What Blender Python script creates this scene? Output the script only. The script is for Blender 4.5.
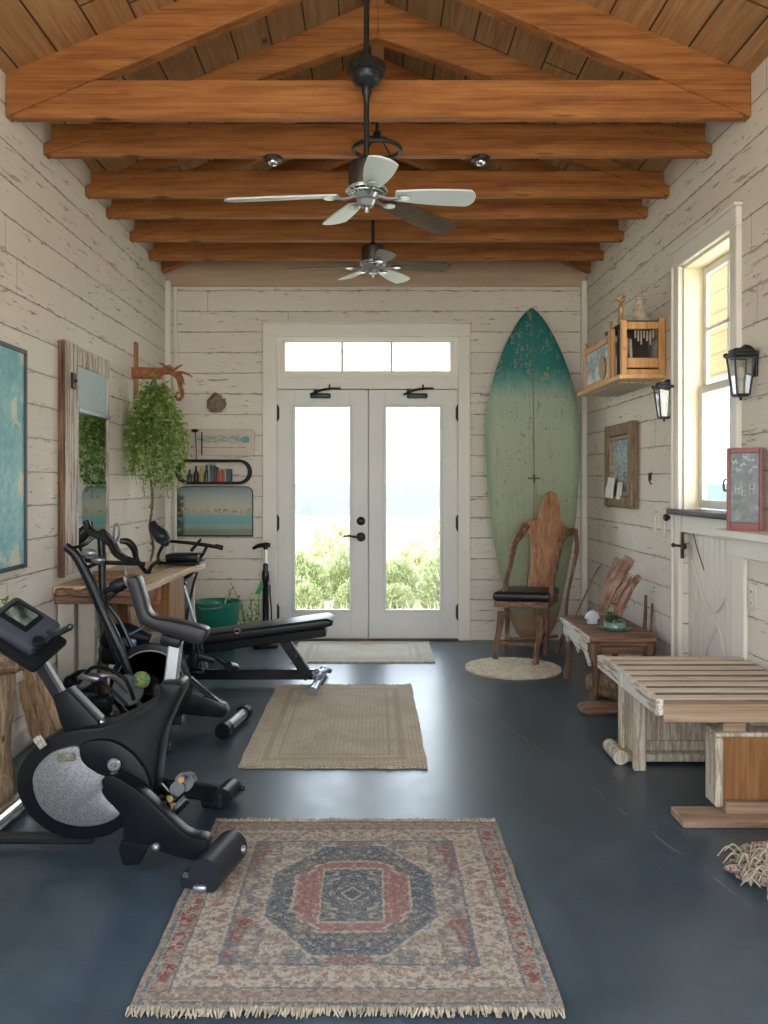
import bpy, bmesh, math, random
from mathutils import Vector, Matrix, Euler, noise
random.seed(7)
PI = math.pi
SC = bpy.context.scene
COL = SC.collection
for o in list(bpy.data.objects):
    bpy.data.objects.remove(o)

# ------------------------------------------------------------------ camera
FPX = 850.0
cam = bpy.data.cameras.new('camera'); camo = bpy.data.objects.new('camera', cam); COL.objects.link(camo)
camo.location = (0, 0, 1.31); camo.rotation_euler = (PI/2, 0, 0)
cam.sensor_fit = 'VERTICAL'; cam.sensor_height = 36; cam.lens = FPX/1024*36
cam.shift_x = 11/1024; cam.shift_y = -29/1024
cam.clip_start = .05; cam.clip_end = 8000
SC.camera = camo

# ------------------------------------------------------------------ world, sun, exposure
SC.view_settings.view_transform = 'Standard'; SC.view_settings.look = 'None'
SC.view_settings.gamma = 1; SC.view_settings.use_curve_mapping = False
SC.view_settings.exposure = 1.4
w = bpy.data.worlds.new('sky'); SC.world = w; w.use_nodes = True
nt = w.node_tree; nt.nodes.clear()
wo = nt.nodes.new('ShaderNodeOutputWorld'); bg = nt.nodes.new('ShaderNodeBackground')
geo = nt.nodes.new('ShaderNodeTexCoord'); sep = nt.nodes.new('ShaderNodeSeparateXYZ'); rmp = nt.nodes.new('ShaderNodeValToRGB')
nt.links.new(geo.outputs['Generated'], sep.inputs[0]); nt.links.new(sep.outputs['Z'], rmp.inputs[0])
rmp.color_ramp.elements[0].position = 0.0; rmp.color_ramp.elements[0].color = (1.0, .99, .97, 1)
rmp.color_ramp.elements[1].position = .5; rmp.color_ramp.elements[1].color = (.72, .86, 1.0, 1)
nt.links.new(rmp.outputs[0], bg.inputs[0]); bg.inputs[1].default_value = 2.6
nt.links.new(bg.outputs[0], wo.inputs[0])
sun = bpy.data.lights.new('sun', 'SUN'); sun.energy = 7; sun.angle = .02; sun.color = (1, .93, .82)
suno = bpy.data.objects.new('sun', sun); COL.objects.link(suno)
suno.rotation_euler = Euler((math.radians(42), 0, math.radians(10)))   # travels +Y and down, over the house from behind
SC.cycles.max_bounces = 10; SC.cycles.diffuse_bounces = 6; SC.cycles.glossy_bounces = 4
SC.cycles.transparent_max_bounces = 12; SC.cycles.sample_clamp_indirect = 6
SC.cycles.use_denoising = True; SC.cycles.caustics_reflective = False; SC.cycles.caustics_refractive = False

def portal(name, loc, rot, sx, sy):
    l = bpy.data.lights.new(name, 'AREA'); l.shape = 'RECTANGLE'; l.size = sx; l.size_y = sy; l.cycles.is_portal = True
    o = bpy.data.objects.new(name, l); COL.objects.link(o); o.location = loc; o.rotation_euler = rot
portal('portal_rear', (0, -2.95, 1.6), (PI/2, 0, 0), 3.5, 3.2)              # unseen rear end, left open to let daylight in
portal('portal_doors', (-.05, 7.22, 1.27), (-PI/2, 0, 0), 1.55, 2.5)
portal('portal_left', (-1.727-.17, 1.3, 1.67), (PI/2, 0, -PI/2), 2.2, 1.45)
portal('portal_right', (1.95, 1.3, 1.67), (PI/2, 0, PI/2), 2.2, 1.45)
portal('portal_window', (1.93, 4.52, 1.85), (PI/2, 0, PI/2), .7, 1.4)

# ------------------------------------------------------------------ node helpers
class E:
    def __init__(s, nt, k): s.nt = nt; s.k = k
    def _m(s, op, *a):
        n = s.nt.nodes.new('ShaderNodeMath'); n.operation = op
        for i, v in enumerate(a):
            if isinstance(v, E): s.nt.links.new(v.k, n.inputs[i])
            else: n.inputs[i].default_value = v
        return E(s.nt, n.outputs[0])
    def __add__(s, o): return s._m('ADD', s, o)
    def __radd__(s, o): return s._m('ADD', s, o)
    def __sub__(s, o): return s._m('SUBTRACT', s, o)
    def __rsub__(s, o): return s._m('SUBTRACT', o, s)
    def __mul__(s, o): return s._m('MULTIPLY', s, o)
    def __rmul__(s, o): return s._m('MULTIPLY', s, o)
    def __truediv__(s, o): return s._m('DIVIDE', s, o)
    def abs(s): return s._m('ABSOLUTE', s)
    def max(s, o): return s._m('MAXIMUM', s, o)
    def min(s, o): return s._m('MINIMUM', s, o)
    def gt(s, o): return s._m('GREATER_THAN', s, o)
    def lt(s, o): return s._m('LESS_THAN', s, o)
    def floor(s): return s._m('FLOOR', s)
    def sin(s): return s._m('SINE', s)
    def frac(s): return s._m('FRACT', s)
    def pw(s, o): return s._m('POWER', s, o)
    def clamp(s): return s._m('MINIMUM', s._m('MAXIMUM', s, 0.0), 1.0)
    def step(s, a, b):      # smooth 0..1 between a and b
        n = s.nt.nodes.new('ShaderNodeMapRange'); n.interpolation_type = 'SMOOTHSTEP'
        s.nt.links.new(s.k, n.inputs[0]); n.inputs[1].default_value = a; n.inputs[2].default_value = b
        return E(s.nt, n.outputs[0])
class M:
    """small material builder"""
    def __init__(s, name, rough=.6, metal=0.0, spec=.5):
        s.m = bpy.data.materials.new(name); s.m.use_nodes = True; s.nt = s.m.node_tree
        s.b = s.nt.nodes['Principled BSDF']; s.b.inputs['Roughness'].default_value = rough
        s.b.inputs['Metallic'].default_value = metal; s.b.inputs['Specular IOR Level'].default_value = spec
        s.tc = s.nt.nodes.new('ShaderNodeTexCoord')
    def xyz(s):
        n = s.nt.nodes.new('ShaderNodeSeparateXYZ'); s.nt.links.new(s.tc.outputs['Object'], n.inputs[0])
        return [E(s.nt, k) for k in n.outputs]
    def vec(s, scale=(1, 1, 1), rot=(0, 0, 0), loc=(0, 0, 0), src=None):
        n = s.nt.nodes.new('ShaderNodeMapping'); n.inputs['Scale'].default_value = scale; n.inputs['Rotation'].default_value = rot
        n.inputs['Location'].default_value = loc
        s.nt.links.new(src or s.tc.outputs['Object'], n.inputs[0]); return n.outputs[0]
    def comb(s, a, b, c=0.0):
        n = s.nt.nodes.new('ShaderNodeCombineXYZ')
        for i, v in enumerate((a, b, c)):
            if isinstance(v, E): s.nt.links.new(v.k, n.inputs[i])
            else: n.inputs[i].default_value = v
        return n.outputs[0]
    def noise(s, vec, scale=5, det=4, rough=.6, dist=0.0):
        n = s.nt.nodes.new('ShaderNodeTexNoise'); s.nt.links.new(vec, n.inputs['Vector'])
        n.inputs['Scale'].default_value = scale; n.inputs['Detail'].default_value = det
        n.inputs['Roughness'].default_value = rough; n.inputs['Distortion'].default_value = dist
        return E(s.nt, n.outputs['Fac'])
    def vor(s, vec, scale=5, feature='F1', out='Distance'):
        n = s.nt.nodes.new('ShaderNodeTexVoronoi'); n.feature = feature; s.nt.links.new(vec, n.inputs['Vector'])
        n.inputs['Scale'].default_value = scale; return E(s.nt, n.outputs[out])
    def ramp(s, fac, stops, const=False):
        n = s.nt.nodes.new('ShaderNodeValToRGB'); s.nt.links.new(fac.k, n.inputs[0]); cr = n.color_ramp
        if const: cr.interpolation = 'CONSTANT'
        cr.elements[0].position = stops[0][0]; cr.elements[0].color = (*stops[0][1], 1)
        cr.elements[1].position = stops[-1][0]; cr.elements[1].color = (*stops[-1][1], 1)
        for p, c in stops[1:-1]:
            e = cr.elements.new(p); e.color = (*c, 1)
        return n.outputs[0]
    def mix(s, fac, a, b):
        n = s.nt.nodes.new('ShaderNodeMix'); n.data_type = 'RGBA'
        for i, v in ((0, fac), (6, a), (7, b)):
            if isinstance(v, E): s.nt.links.new(v.k, n.inputs[i])
            elif isinstance(v, tuple): n.inputs[i].default_value = (*v, 1)
            elif isinstance(v, (int, float)): n.inputs[i].default_value = v
            else: s.nt.links.new(v, n.inputs[i])
        return n.outputs[2]
    def col(s, c):
        if isinstance(c, tuple): s.b.inputs['Base Color'].default_value = (*c, 1)
        else: s.nt.links.new(c, s.b.inputs['Base Color'])
        return s
    def rough(s, e): s.nt.links.new(e.k, s.b.inputs['Roughness']); return s
    def bump(s, h, strength=.4, dist=.01):
        n = s.nt.nodes.new('ShaderNodeBump'); n.inputs['Strength'].default_value = strength; n.inputs['Distance'].default_value = dist
        s.nt.links.new(h.k, n.inputs['Height']); s.nt.links.new(n.outputs[0], s.b.inputs['Normal']); return s

def plain(name, c, rough=.6, metal=0.0, var=.15, nscale=6, bump=0.0, bscale=60, spec=.5):
    m = M(name, rough, metal, spec); v = m.vec()
    n = m.noise(v, nscale, 4)
    d = tuple(x*(1-var) for x in c); l = tuple(min(1, x*(1+var)) for x in c)
    m.col(m.ramp(n, [(.3, d), (.7, l)]))
    if bump: m.bump(m.noise(v, bscale, 3), bump, .004)
    return m.m
def wood(name, dark, mid, light, axis=0, scale=1.0, rough=.6, rot=(0, 0, 0), knots=True, bump=.25, chips=None, chipcov=.5):
    m = M(name, rough, 0, .3)
    sc = [10*scale]*3; sc[axis] = .9*scale
    base = m.vec(rot=rot) if rot != (0, 0, 0) else m.vec()
    v = m.vec(tuple(sc), src=base)
    n = m.noise(v, 1.6, 6, .65, .35)
    fine = m.noise(m.vec(tuple(x*(1 if i == axis else 7) for i, x in enumerate(sc)), src=base), 1.3, 3, .6)
    f = (n*.65 + fine*.35)
    c = m.ramp(f, [(.34, dark), (.5, mid), (.66, light)])
    if knots:
        ks = [2.6*scale]*3; ks[axis] = 1.1*scale
        k = m.vor(m.vec(tuple(ks), src=base), 1.0)
        kn = k.step(.11, .03)
        c = m.mix(kn*.85, c, tuple(x*.25 for x in dark))
        cs = [16*scale]*3; cs[axis] = 1.0*scale
        cr = m.noise(m.vec(tuple(cs), src=base), 1.5, 3, .5, .3).step(.70, .76)
        c = m.mix(cr*.6, c, tuple(x*.3 for x in dark))
    if chips:
        p = m.noise(m.vec(tuple(x*.5 for x in sc), src=base), 4, 6, .7)
        c = m.mix(p.step(chipcov-.03, chipcov+.03), c, chips)
    m.col(c)
    if bump: m.bump(f, bump, .006)
    return m.m
# ------------------------------------------------------------------ materials
def shiplap(name, horiz):
    m = M(name, .72, 0, .25); X, Y, Z = m.xyz(); U = X if horiz == 'x' else Y
    v = m.comb(U, Z, 0.0)
    wob = m.noise(m.comb(U*.8, Z*1.0, 0.0), 1.4, 3)*.018
    row = (Z + wob)/.172
    ri = row.floor(); fr = row.frac()
    rnd = ((ri*12.9898).sin()*437.585).frac()
    d = fr.min(1.0-fr)                                  # distance to a board edge, in rows
    gapn = m.noise(m.comb(U*1.5, ri*3.1, 0.0), 2.2, 4, .7)
    gap = d.step(.030, .006)*gapn.step(.30, .52)
    butt = ((U/4.3 + rnd*7.3).frac()); bj = butt.min(1.0-butt).step(.0012, .0004)
    # chipped paint: flakes stretched along the board
    ch = m.noise(m.comb(U*1.7, Z*13.0, ri*1.7), 3.0, 7, .74, .5)
    region = m.noise(m.comb(U*.9, Z*1.5, 3.0), 1.3, 2)
    chip = (ch + region*.16).step(.690, .712)
    edgech = (m.noise(m.comb(U*4, Z*16, 5.0), 3, 5, .7) + d.step(.2, .0)*.15).step(.685, .73)
    chip = chip.max(edgech*.75)
    grain = m.noise(m.comb(U*1.2, Z*26, ri), 3, 5, .6)
    tone = m.noise(m.comb(U*.9, ri*5.7, 1.0), 1, 3)*.6 + grain*.4
    c = m.ramp(tone, [(.3, (.67, .62, .545)), (.5, (.76, .71, .635)), (.7, (.82, .78, .71))])
    c = m.mix(rnd*.18, c, (.60, .52, .44))
    c = m.mix(chip*.75, c, (.20, .15, .11))
    c = m.mix(gap*.62, c, (.17, .125, .09)); c = m.mix(bj*.5, c, (.2, .15, .11))
    m.col(c)
    m.bump((1.0-gap)*1.0 + grain*.18 - chip*.3 + rnd*.25, .55, .008)
    return m.m
WALL_X = shiplap('whitewashed_boards_x', 'x'); WALL_Y = shiplap('whitewashed_boards_y', 'y')

def floor_mat():
    m = M('blue_grey_sealed_concrete', .4, 0, .75); X, Y, Z = m.xyz()
    v = m.comb(X, Y, 0.0)
    a = m.noise(v, 1.1, 5, .6); b = m.noise(v, 9, 6, .7); f = m.noise(v, 70, 3, .6)
    t = a*.5 + b*.35 + f*.15
    c = m.ramp(t, [(.35, (.025, .041, .058)), (.5, (.041, .065, .089)), (.65, (.072, .105, .138))])
    # fine scratches and pale scuffs
    l1 = (X - Y*(-.23) - 1.78 + (m.noise(v, 3, 2)-.5)*.08).abs().step(.006, .001)
    c = m.mix(l1*m.noise(v, 6, 3).step(.45, .55)*.5, c, (.3, .34, .38))
    sc = m.vor(v, 26).step(.05, .02)*m.noise(v, 2.3, 2).step(.55, .62)
    c = m.mix(sc*.6, c, (.3, .33, .36))
    m.col(c)
    m.rough((b*.16 + a*.16 + .17).clamp())
    m.bump(b*.5 + f*.1, .06, .003)
    return m.m
FLOOR = floor_mat()
BEAM = wood('orange_pine_beam', (.155, .052, .014), (.32, .12, .034), (.46, .20, .064), 0, 1.25, .55)
BEAMY = wood('orange_pine_ridge', (.28, .12, .04), (.42, .20, .075), (.55, .29, .12), 1, 1.0, .55)
def planks():
    m = M('roof_planks', .65, 0, .3); X, Y, Z = m.xyz()
    s = X.abs()/.185; ri = s.floor(); fr = s.frac(); rnd = ((ri*7.77+X.gt(0.0)*3.1).sin()*913.3).frac()
    n = m.noise(m.comb(X*14, Y*.9, rnd*9), 1.6, 6, .65, .8); fine = m.noise(m.comb(X*70, Y*2, rnd*9), 1.3, 3)
    c = m.ramp(n*.6+fine*.4, [(.34, (.27, .125, .05)), (.5, (.42, .225, .10)), (.66, (.55, .33, .165))])
    c = m.mix(rnd*.35, c, (.30, .15, .065))
    kn = m.vor(m.comb(X*4, Y*2.0, rnd*5), 1.0).step(.09, .03)
    c = m.mix(kn*.8, c, (.07, .03, .012))
    bt = (Y/2.1 + rnd*3.3).frac(); bt = bt.min(1.0-bt).step(.004, .001)
    g = (fr.min(1.0-fr)).step(.035, .01).max(bt)
    c = m.mix(g*.9, c, (.03, .016, .008)); m.col(c); m.bump((1.0-g)+n*.3, .5, .008); return m.m
ROOF = planks()
TAN = wood('tan_fascia_board', (.42, .30, .20), (.50, .37, .26), (.56, .43, .31), 0, 1.0, .6, bump=.1)
TRIM = plain('warm_white_trim_paint', (.76, .73, .665), .45, var=.04, nscale=3)
DOORP = plain('soft_white_door_paint', (.68, .68, .65), .4, var=.03, nscale=3)
CREAM = plain('cream_jamb_paint', (.80, .71, .52), .5, var=.05, nscale=3)
DARKSTONE = plain('black_worn_sill', (.03, .032, .035), .5, var=.5, nscale=20, bump=.3)
IRON = plain('black_iron', (.018, .018, .02), .45, .3, var=.3, nscale=20, bump=.25)
BLACKM = plain('satin_black_metal', (.012, .013, .017), .26, .15, var=.2, spec=.42)
BLACKP = plain('black_plastic', (.0075, .0085, .011), .34, 0, var=.15, bump=.03, bscale=200, spec=.16)
DGREY = plain('dark_grey_plastic', (.018, .021, .027), .30, 0, var=.1, spec=.32)
SILVER = plain('brushed_silver', (.42, .44, .47), .28, .85, var=.08)
CHROME = plain('chrome', (.75, .78, .82), .12, 1.0, var=.05)
STEELG = plain('grey_steel', (.28, .30, .33), .3, .7, var=.1)
BRASS = plain('aged_brass', (.20, .13, .05), .5, .6, var=.3)
BRONZE = plain('dark_bronze', (.045, .032, .026), .4, .5, var=.3)
LEATHER = plain('black_leather', (.010, .010, .013), .36, 0, var=.2, bump=.10, bscale=90, spec=.28)
BLADEW = plain('pale_grey_fan_blade', (.62, .67, .68), .35, 0, var=.05)
BLADED = wood('dark_brown_fan_blade', (.05, .03, .02), (.09, .055, .035), (.13, .08, .05), 0, 2, .5)
RUST = wood('weathered_brown_wood', (.055, .026, .016), (.16, .085, .052), (.34, .23, .17), 2, 2.2, .7, bump=.6)
RUSTX = wood('weathered_brown_wood_x', (.07, .033, .02), (.19, .10, .064), (.36, .24, .17), 0, 2.2, .7, bump=.6)
SLABW = wood('worn_honey_slab', (.13, .055, .025), (.34, .165, .08), (.50, .29, .16), 2, 1.8, .55, bump=.35)
BENCHW = wood('bleached_slat_wood', (.36, .28, .21), (.52, .43, .34), (.64, .56, .47), 0, 1.6, .7, bump=.35, knots=False)
BENCHB = wood('pale_brown_beam_wood', (.22, .14, .09), (.36, .25, .17), (.48, .36, .26), 0, 1.6, .7, bump=.4)
BENCHC = wood('chipped_white_wood', (.28, .21, .15), (.40, .32, .24), (.50, .42, .33), 2, 3.0, .75, bump=.5, chips=(.58, .52, .42), chipcov=.50, knots=False)
CRATEW = wood('golden_crate_wood', (.15, .065, .022), (.25, .115, .042), (.34, .18, .07), 2, 1.2, .6, bump=.2)
HONEY = wood('honey_pine', (.42, .20, .07), (.58, .31, .12), (.70, .42, .19), 2, 1.5, .5, bump=.15, knots=False)
HONEYY = wood('honey_pine_y', (.5, .27, .11), (.66, .40, .18), (.78, .54, .28), 1, 1.5, .5, bump=.15, knots=False)
BARK = wood('pale_driftwood', (.07, .042, .025), (.23, .155, .095), (.43, .33, .235), 2, 3.6, .85, bump=1.0)
DRIFT = wood('reddish_driftwood', (.14, .045, .02), (.30, .11, .05), (.45, .20, .10), 1, 2.2, .6, bump=.6)
MIRFR = wood('peeling_frame_wood', (.17, .12, .085), (.34, .27, .21), (.46, .39, .32), 2, 1.6, .75, bump=.6, chips=(.64, .59, .52), chipcov=.49)
GILT = wood('aged_gilt_frame', (.08, .05, .03), (.22, .145, .085), (.40, .30, .19), 2, 5.0, .55, bump=1.0)
TABLEW = wood('rough_table_wood', (.34, .22, .13), (.58, .43, .29), (.74, .62, .48), 1, 1.4, .6, bump=.5)
PALEPLANK = plain('pale_grey_leg_paint', (.46, .43, .38), .7, var=.15, nscale=8, bump=.3)
GREENPL = plain('green_plastic', (.006, .16, .105), .35, 0, var=.08)
REDWOOD = plain('dusty_red_painted_wood', (.24, .075, .075), .5, var=.2, nscale=14, bump=.2)
def mirror_mat():
    m = M('mirror_glass', .03, 1.0); m.col((.62, .68, .66)); return m.m
MIRROR = mirror_mat()
PALEGLASS = plain('pale_blue_opal_glass', (.50, .62, .66), .18, 0, var=.04)
def glass(name, fac=.025, tint=(.97, .99, 1)):
    m = bpy.data.materials.new(name); m.use_nodes = True; nt = m.node_tree; nt.nodes.clear()
    o = nt.nodes.new('ShaderNodeOutputMaterial'); t = nt.nodes.new('ShaderNodeBsdfTransparent'); g = nt.nodes.new('ShaderNodeBsdfGlossy')
    t.inputs[0].default_value = (*tint, 1); g.inputs['Roughness'].default_value = .02
    mx = nt.nodes.new('ShaderNodeMixShader'); mx.inputs[0].default_value = fac
    nt.links.new(t.outputs[0], mx.inputs[1]); nt.links.new(g.outputs[0], mx.inputs[2]); nt.links.new(mx.outputs[0], o.inputs[0]); return m
GLASS = glass('window_glass'); GLASSL = glass('lantern_glass', .18, (.9, .93, .93)); GLASSB = glass('bluish_glass', .15, (.75, .92, .9))
def leaf_mat(name, c1, c2, c3):
    m = M(name, .55, 0, .3); g = m.nt.nodes.new('ShaderNodeNewGeometry')
    r = E(m.nt, g.outputs['Random Per Island'])
    m.col(m.ramp(r, [(0, c1), (.5, c2), (1, c3)]))
    m.b.inputs['Transmission Weight'].default_value = 0.0
    # thin leaves let some light through
    tr = m.nt.nodes.new('ShaderNodeBsdfTranslucent'); mx = m.nt.nodes.new('ShaderNodeMixShader'); mx.inputs[0].default_value = .35
    m.nt.links.new(m.ramp(r, [(0, c1), (.5, c2), (1, c3)]), tr.inputs[0])
    out = m.nt.nodes['Material Output']
    m.nt.links.new(m.b.outputs[0], mx.inputs[1]); m.nt.links.new(tr.outputs[0], mx.inputs[2]); m.nt.links.new(mx.outputs[0], out.inputs[0])
    return m.m
IVY = leaf_mat('fresh_green_leaves', (.12, .21, .035), (.28, .39, .09), (.56, .64, .28))
SHRUB = leaf_mat('dune_shrub_leaves', (.34, .40, .16), (.54, .57, .30), (.72, .70, .46))
SHRUB2 = leaf_mat('dune_grass_blades', (.50, .46, .25), (.62, .58, .36), (.70, .66, .44))
STEM = plain('brown_stem', (.12, .08, .04), .7)
GSTEM = plain('green_stem', (.10, .20, .04), .6)
def rug_main(hw, hl):
    m = M('worn_oriental_rug', .95, 0, .1); X, Y, Z = m.xyz()
    v = m.comb(X, Y, 0.0)
    wx = (m.noise(v, 45, 2)-.5)*.018; wy = (m.noise(m.comb(Y, X, 4.0), 45, 2)-.5)*.018
    x = (X + wx).abs(); y = (Y + wy).abs()
    # snapped to knots
    kx = ((X*170).floor())/170; ky = ((Y*150).floor())/150
    kv = m.comb(kx, ky, 0.0); kabs = m.comb(kx.abs(), ky.abs(), 0.0)
    mot = m.noise(kabs, 21, 3, .65); mot2 = m.noise(kabs, 11, 3, .6); spk = m.noise(kv, 120, 2, .8)
    blue = (.060, .088, .115); blue2 = (.11, .14, .165); cream = (.46, .38, .30); tan = (.29, .225, .17); red = (.22, .050, .045); pink = (.30, .125, .11)
    # field
    c = m.mix(mot.step(.47, .53), cream, (.27, .225, .19))
    c = m.mix(mot2.step(.50, .56)*.8, c, blue2)
    c = m.mix(m.noise(kabs, 16, 2).step(.60, .66)*.6, c, pink)
    # red scalloped spandrels along the long sides
    scal = (Y*24).sin()*.014 + (Y*62).sin()*.007
    sp = (x - hw + .235 + scal + (y-.0)*-.0).step(0, .008)*(y.step(.10, .17))
    c = m.mix(sp*.9*mot.step(.62, .45), c, red)
    # octagon rings
    oct_ = (x.max(y*.74)).max((x+y*.74)*.715)*1.07
    zig = ((Y*88).sin()*.5).floor()*.012
    c = m.mix((oct_).step(.292, .284), c, cream)
    c = m.mix((oct_).step(.282, .276), c, blue2)
    c = m.mix((oct_).step(.270, .262)*mot.step(.40, .47), c, blue)
    c = m.mix((oct_).step(.26, .25)*mot.step(.53, .6)*.8, c, tan)
    d2 = (x.max(y*.80)).max((x+y*.80)*.69 + zig)*1.03
    c = m.mix(d2.step(.197, .190), c, cream)
    c = m.mix(d2.step(.187, .180), c, pink)
    c = m.mix(d2.step(.18, .17)*mot.step(.56, .60)*.6, c, (.50, .30, .25))
    box = (x/.098).max(y/.175)
    c = m.mix(box.step(1.06, 1.0), c, cream)
    c = m.mix(box.step(.98, .93), c, blue2)
    c = m.mix(box.step(.98, .93)*m.noise(kabs, 34, 2).step(.48, .54), c, blue)
    c = m.mix(box.step(.9, .85)*m.noise(kabs, 24, 2).step(.56, .62), c, cream)
    dm = (x*1.3 + y); c = m.mix(dm.step(.034, .028), c, blue); c = m.mix(dm.step(.05, .046)*dm.step(.036, .04), c, cream)
    # pendants above and below the octagon
    pend = ((x/.11)._m('POWER', (x/.11), 2.0) + ((y-.375)/.035)._m('POWER', ((y-.375)/.035).abs(), 2.0))
    c = m.mix(pend.step(1.05, .9)*mot.step(.42, .5), c, blue2); c = m.mix(pend.step(.5, .35)*.8, c, pink)
    # borders (distance to the edge)
    e = (hw - x).min(hl - y)
    def band(a, b): return e.step(a-.003, a+.003)*e.step(b+.003, b-.003)
    bm1 = m.noise(kabs, 30, 2)
    c = m.mix(e.step(.197, .190), c, blue2)
    c = m.mix(e.step(.186, .180), c, cream)
    c = m.mix(band(.085, .18)*bm1.step(.52, .58), c, tan)
    c = m.mix(band(.10, .165)*mot.step(.58, .62), c, pink)
    c = m.mix(band(.10, .165)*mot2.step(.60, .64)*.7, c, blue2)
    c = m.mix(band(.078, .086), c, blue2)
    side = (x/hw - y/hl).step(.0, .12)
    c = m.mix(band(.03, .078), c, tan)
    c = m.mix(band(.03, .078)*bm1.step(.48, .54)*(side*.9+.25).clamp(), c, red)
    c = m.mix(band(.03, .078)*mot.step(.60, .65), c, cream)
    c = m.mix(e.step(.03, .024), c, blue2)
    c = m.mix(e.step(.018, .012), c, tan)
    # worn, speckled pile
    wear = m.noise(v, 2.2, 4, .6)
    mt3 = m.noise(kabs, 55, 2, .6)
    c = m.mix(mt3.step(.48, .58)*.62, c, (.10, .105, .115)); c = m.mix(m.noise(kabs, 48, 2, .6).step(.56, .62)*.6, c, (.42, .35, .27))
    c = m.mix((spk.step(.42, .66)*.42 + wear.step(.45, .7)*.15).clamp(), c, (.36, .31, .26))
    c = m.mix(m.noise(kv, 150, 1, .5).step(.53, .7)*.5, c, (.12, .11, .11))
    corner = ((X+hw)*1.0 + (hl-Y)*.6 + (m.noise(v, 6, 3)-.5)*.15)
    c = m.mix(corner.step(.28, .12)*.0, c, (.4, .22, .1))
    m.col(c); m.bump(spk*.6 + m.vor(kv, 110)*.4, .7, .006); return m.m
def jute(name, base, dark, border=None, hw=1, hl=1):
    m = M(name, .95, 0, .1); X, Y, Z = m.xyz(); v = m.comb(X, Y, 0.0)
    wv = (Y*PI*2/.030 + (m.noise(v, 8, 2)-.5)*3).sin()
    knot = (X*PI*2/.022 + (Y/.015).floor()*PI + (m.noise(v, 10, 2)-.5)*2).sin()
    n = m.noise(v, 60, 4, .7); blot = m.noise(v, 4, 4)
    c = m.ramp(n*.55+blot*.45, [(.36, dark), (.6, base)])
    c = m.mix((wv*knot).step(.2, -.8)*.45, c, dark)
    if border:
        e = (hw - X.abs()).min(hl - Y.abs())
        c = m.mix(((e-.11).abs()).step(.022, .012)*n.step(.4, .5), c, border)
        c = m.mix(((e-.17).abs()).step(.010, .005)*.8, c, border)
    m.col(c); m.bump(wv*.3 + knot*.3 + n*.4, .9, .008); return m.m
FRINGE = plain('cream_rug_fringe', (.42, .36, .275), .9, var=.35, nscale=40)
JFRINGE = plain('jute_fringe', (.42, .34, .23), .9, var=.3, nscale=40)

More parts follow.
